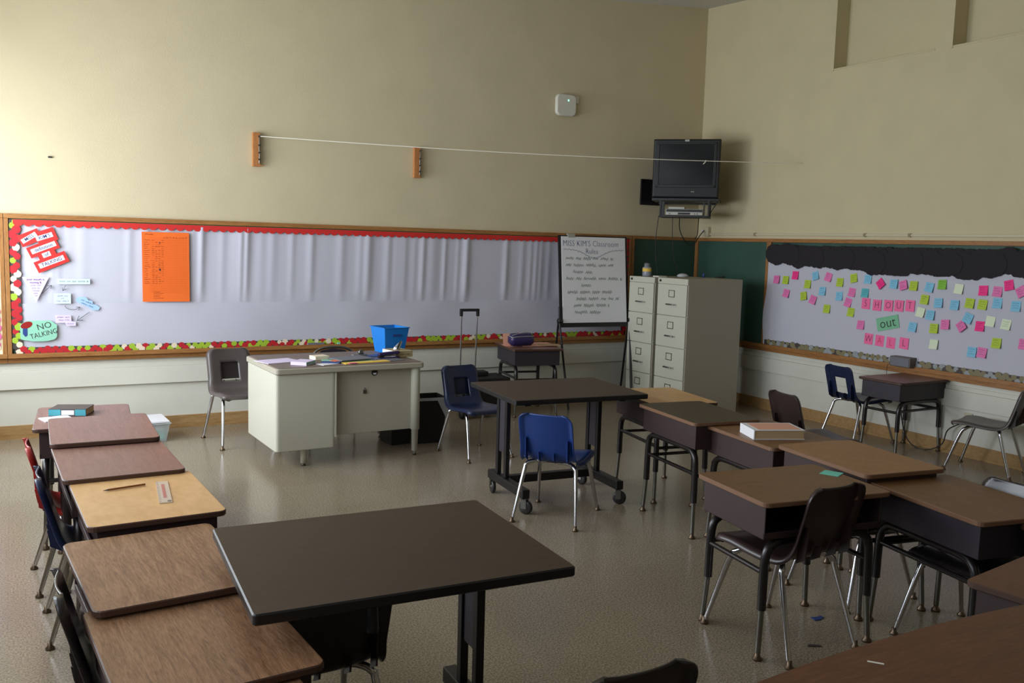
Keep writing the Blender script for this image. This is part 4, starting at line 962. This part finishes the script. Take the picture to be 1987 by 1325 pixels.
# pencil and ruler on yellow desk
pn = thing('pencil', 'worn brown pencil on the yellow desk', 'pencil', (-6.30, -4.18, .6405), R(12))
obj('shaft', MB().tube([(-.062, 0, .0045), (.072, 0, .0045)], .0042, 6), M['pencil'], pn); obj('tip', MB().tube([(-.082, 0, .004), (-.062, 0, .0045)], [.0006, .0042], 6), M['darkbook'], pn)
rl = thing('ruler', 'cloudy plastic ruler on the yellow desk', 'ruler', (-6.18, -4.29, .6405), R(-95)); rl.scale = (1.76, 1.1, 1)
obj('blade', MB().box(-.085, .085, -.02, .02, 0, .003), M['clearruler'], rl); obj('printed_scale', MB().box(-.06, .05, -.004, .006, .003, .0034), M['rulerink'], rl)
mb = MB()
for k in range(16): mb.box(-.08+.0105*k, -.0793+.0105*k, -.02, -.012, .003, .0034)
obj('tick_mark', mb, M['darkbook'], rl)
obj('hole_ring', MB().lathe([(.002, .0032), (.005, .0036), (.007, .0032)], 10, o=(.075, .012, 0)), M['steel'], rl)

# ---------------------------------------------------------------- bins, cart, boxes
tc_ = thing('trash_can', 'black rectangular waste bin with a plastic liner behind the teacher desk leg', 'waste bin', (-3.78, -1.22, 0), R(-4))
obj('body', tub(.21, .20, .29, .27, .36, lip=.006), M['rubber'], tc_)
obj('liner', MB().add([(-.15, -.142, .367), (.15, -.142, .367), (.152, -.146, .30), (.13, -.142, .20), (.07, -.15, .31), (.05, -.15, .35), (-.15, -.148, .352)], [(0, 6, 5, 4, 3, 2, 1)]).box(-.152, .152, -.144, -.13, .364, .37), M['bagwhite'], tc_)
tag(obj('storage_box', tub(.16, .2, .17, .22, .12), M['rubber'], None, loc=(-4.02, -1.18, .0), rotz=R(5)), 'low black plastic tray on the floor behind the teacher desk leg', 'tray')
rc = thing('rolling_cart', 'black rolling cart with a tall chrome pull handle by the back wall', 'cart', (-2.92, -.42, 0), R(-4))
obj('body', MB().box(-.20, .20, -.16, .16, .05, .34), M['blackmetal'], rc, bevel=.012)
obj('lid', MB().box(-.22, .27, -.18, .14, .34, .375).box(-.02, .10, -.06, .06, .375, .42), M['rubber'], rc, bevel=.01)
for sx in (-1, 1):
    obj('pole', MB().tube([(sx*.073-.09, .0, .34), (sx*.078-.09, -.02, .97)], .008, 8), M['chrome'], rc)
    obj('wheel', MB().lathe([(0, -.015), (.04, -.015), (.045, 0), (.04, .015), (0, .015)], 16).xf(Matrix.Translation((sx*.19, -.13, .045)) @ Matrix.Rotation(R(90), 4, 'Y')), M['rubber'], rc)
obj('grip', MB().box(-.185, .005, -.035, -.005, .975, 1.0).box(-.185, -.158, -.035, -.005, .93, .985).box(-.022, .005, -.035, -.005, .93, .985), M['rubber'], rc, bevel=.006)
flat('paper', 'white scrap of paper on the lid of the rolling cart', 'paper', -2.99, -.50, 20, .06, .06, .376, .003, 'white')
pb = thing('plastic_box', 'clear plastic tub with white papers on the floor beyond the left desk row', 'tub', (-5.78, -.37, 0), R(3)); pb.scale = (1.25, 1.25, 1.1)
obj('body', tub(.20, .22, .24, .26, .13), M['clearbin'], pb); obj('paper_stack', MB().box(-.09, .09, -.10, .10, .006, .10), M['white'], pb); obj('lid', MB().box(-.13, .12, -.12, .14, .136, .146), M['white'], pb); obj('green_slip', MB().box(.02, .09, -.113, -.108, .02, .08), M['mintc'], pb)
pb = thing('paper_box', 'white carton on the floor left of the farthest left desk', 'box', (-6.42, -.85, 0), R(3)); obj('carton', MB().box(-.09, .11, -.12, .12, 0, .13), M['white'], pb); obj('lid', MB().box(-.095, .115, -.125, .125, .13, .15), M['whitep'], pb)
tag(obj('paper_scrap', MB().slab([(-.03, -.015), (.0, -.02), (.03, -.01), (.035, .01), (.0, .012), (-.02, .02)], 0, .003, .001), M['bluefold'], None, loc=(-3.60, -5.13, .0005)), 'small blue paper scrap on the floor under the right cluster', 'scrap')
tag(obj('floor_scrap', MB().slab([(-.03, -.006), (.03, -.012), (.02, .004), (-.02, .012)], 0, .004, .001), M['darkbook'], None, loc=(-3.83, -5.32, .0005), rotz=R(-20)), 'thin dark brown scrap on the floor before the right cluster', 'scrap')
tag(obj('pencil_shaving', MB().box(-.018, .018, -.002, .002, 0, .002), M['string'], None, loc=(-4.93, -6.46, .6605), rotz=R(-50)), 'tiny pale sliver on the far edge of the big red-brown table', 'scrap')
tag(obj('cable', cab(smooth_path([(-.02, -3.36, .28), (-.06, -3.25, .2), (-.08, -3.22, .08), (-.10, -3.12, .012), (-.11, -3.0, .007), (-.12, -2.9, .1), (-.15, -2.85, .35)]), .005), M['cable']), 'dark cable drooping to the floor under the student desk by the right wall', 'cable')
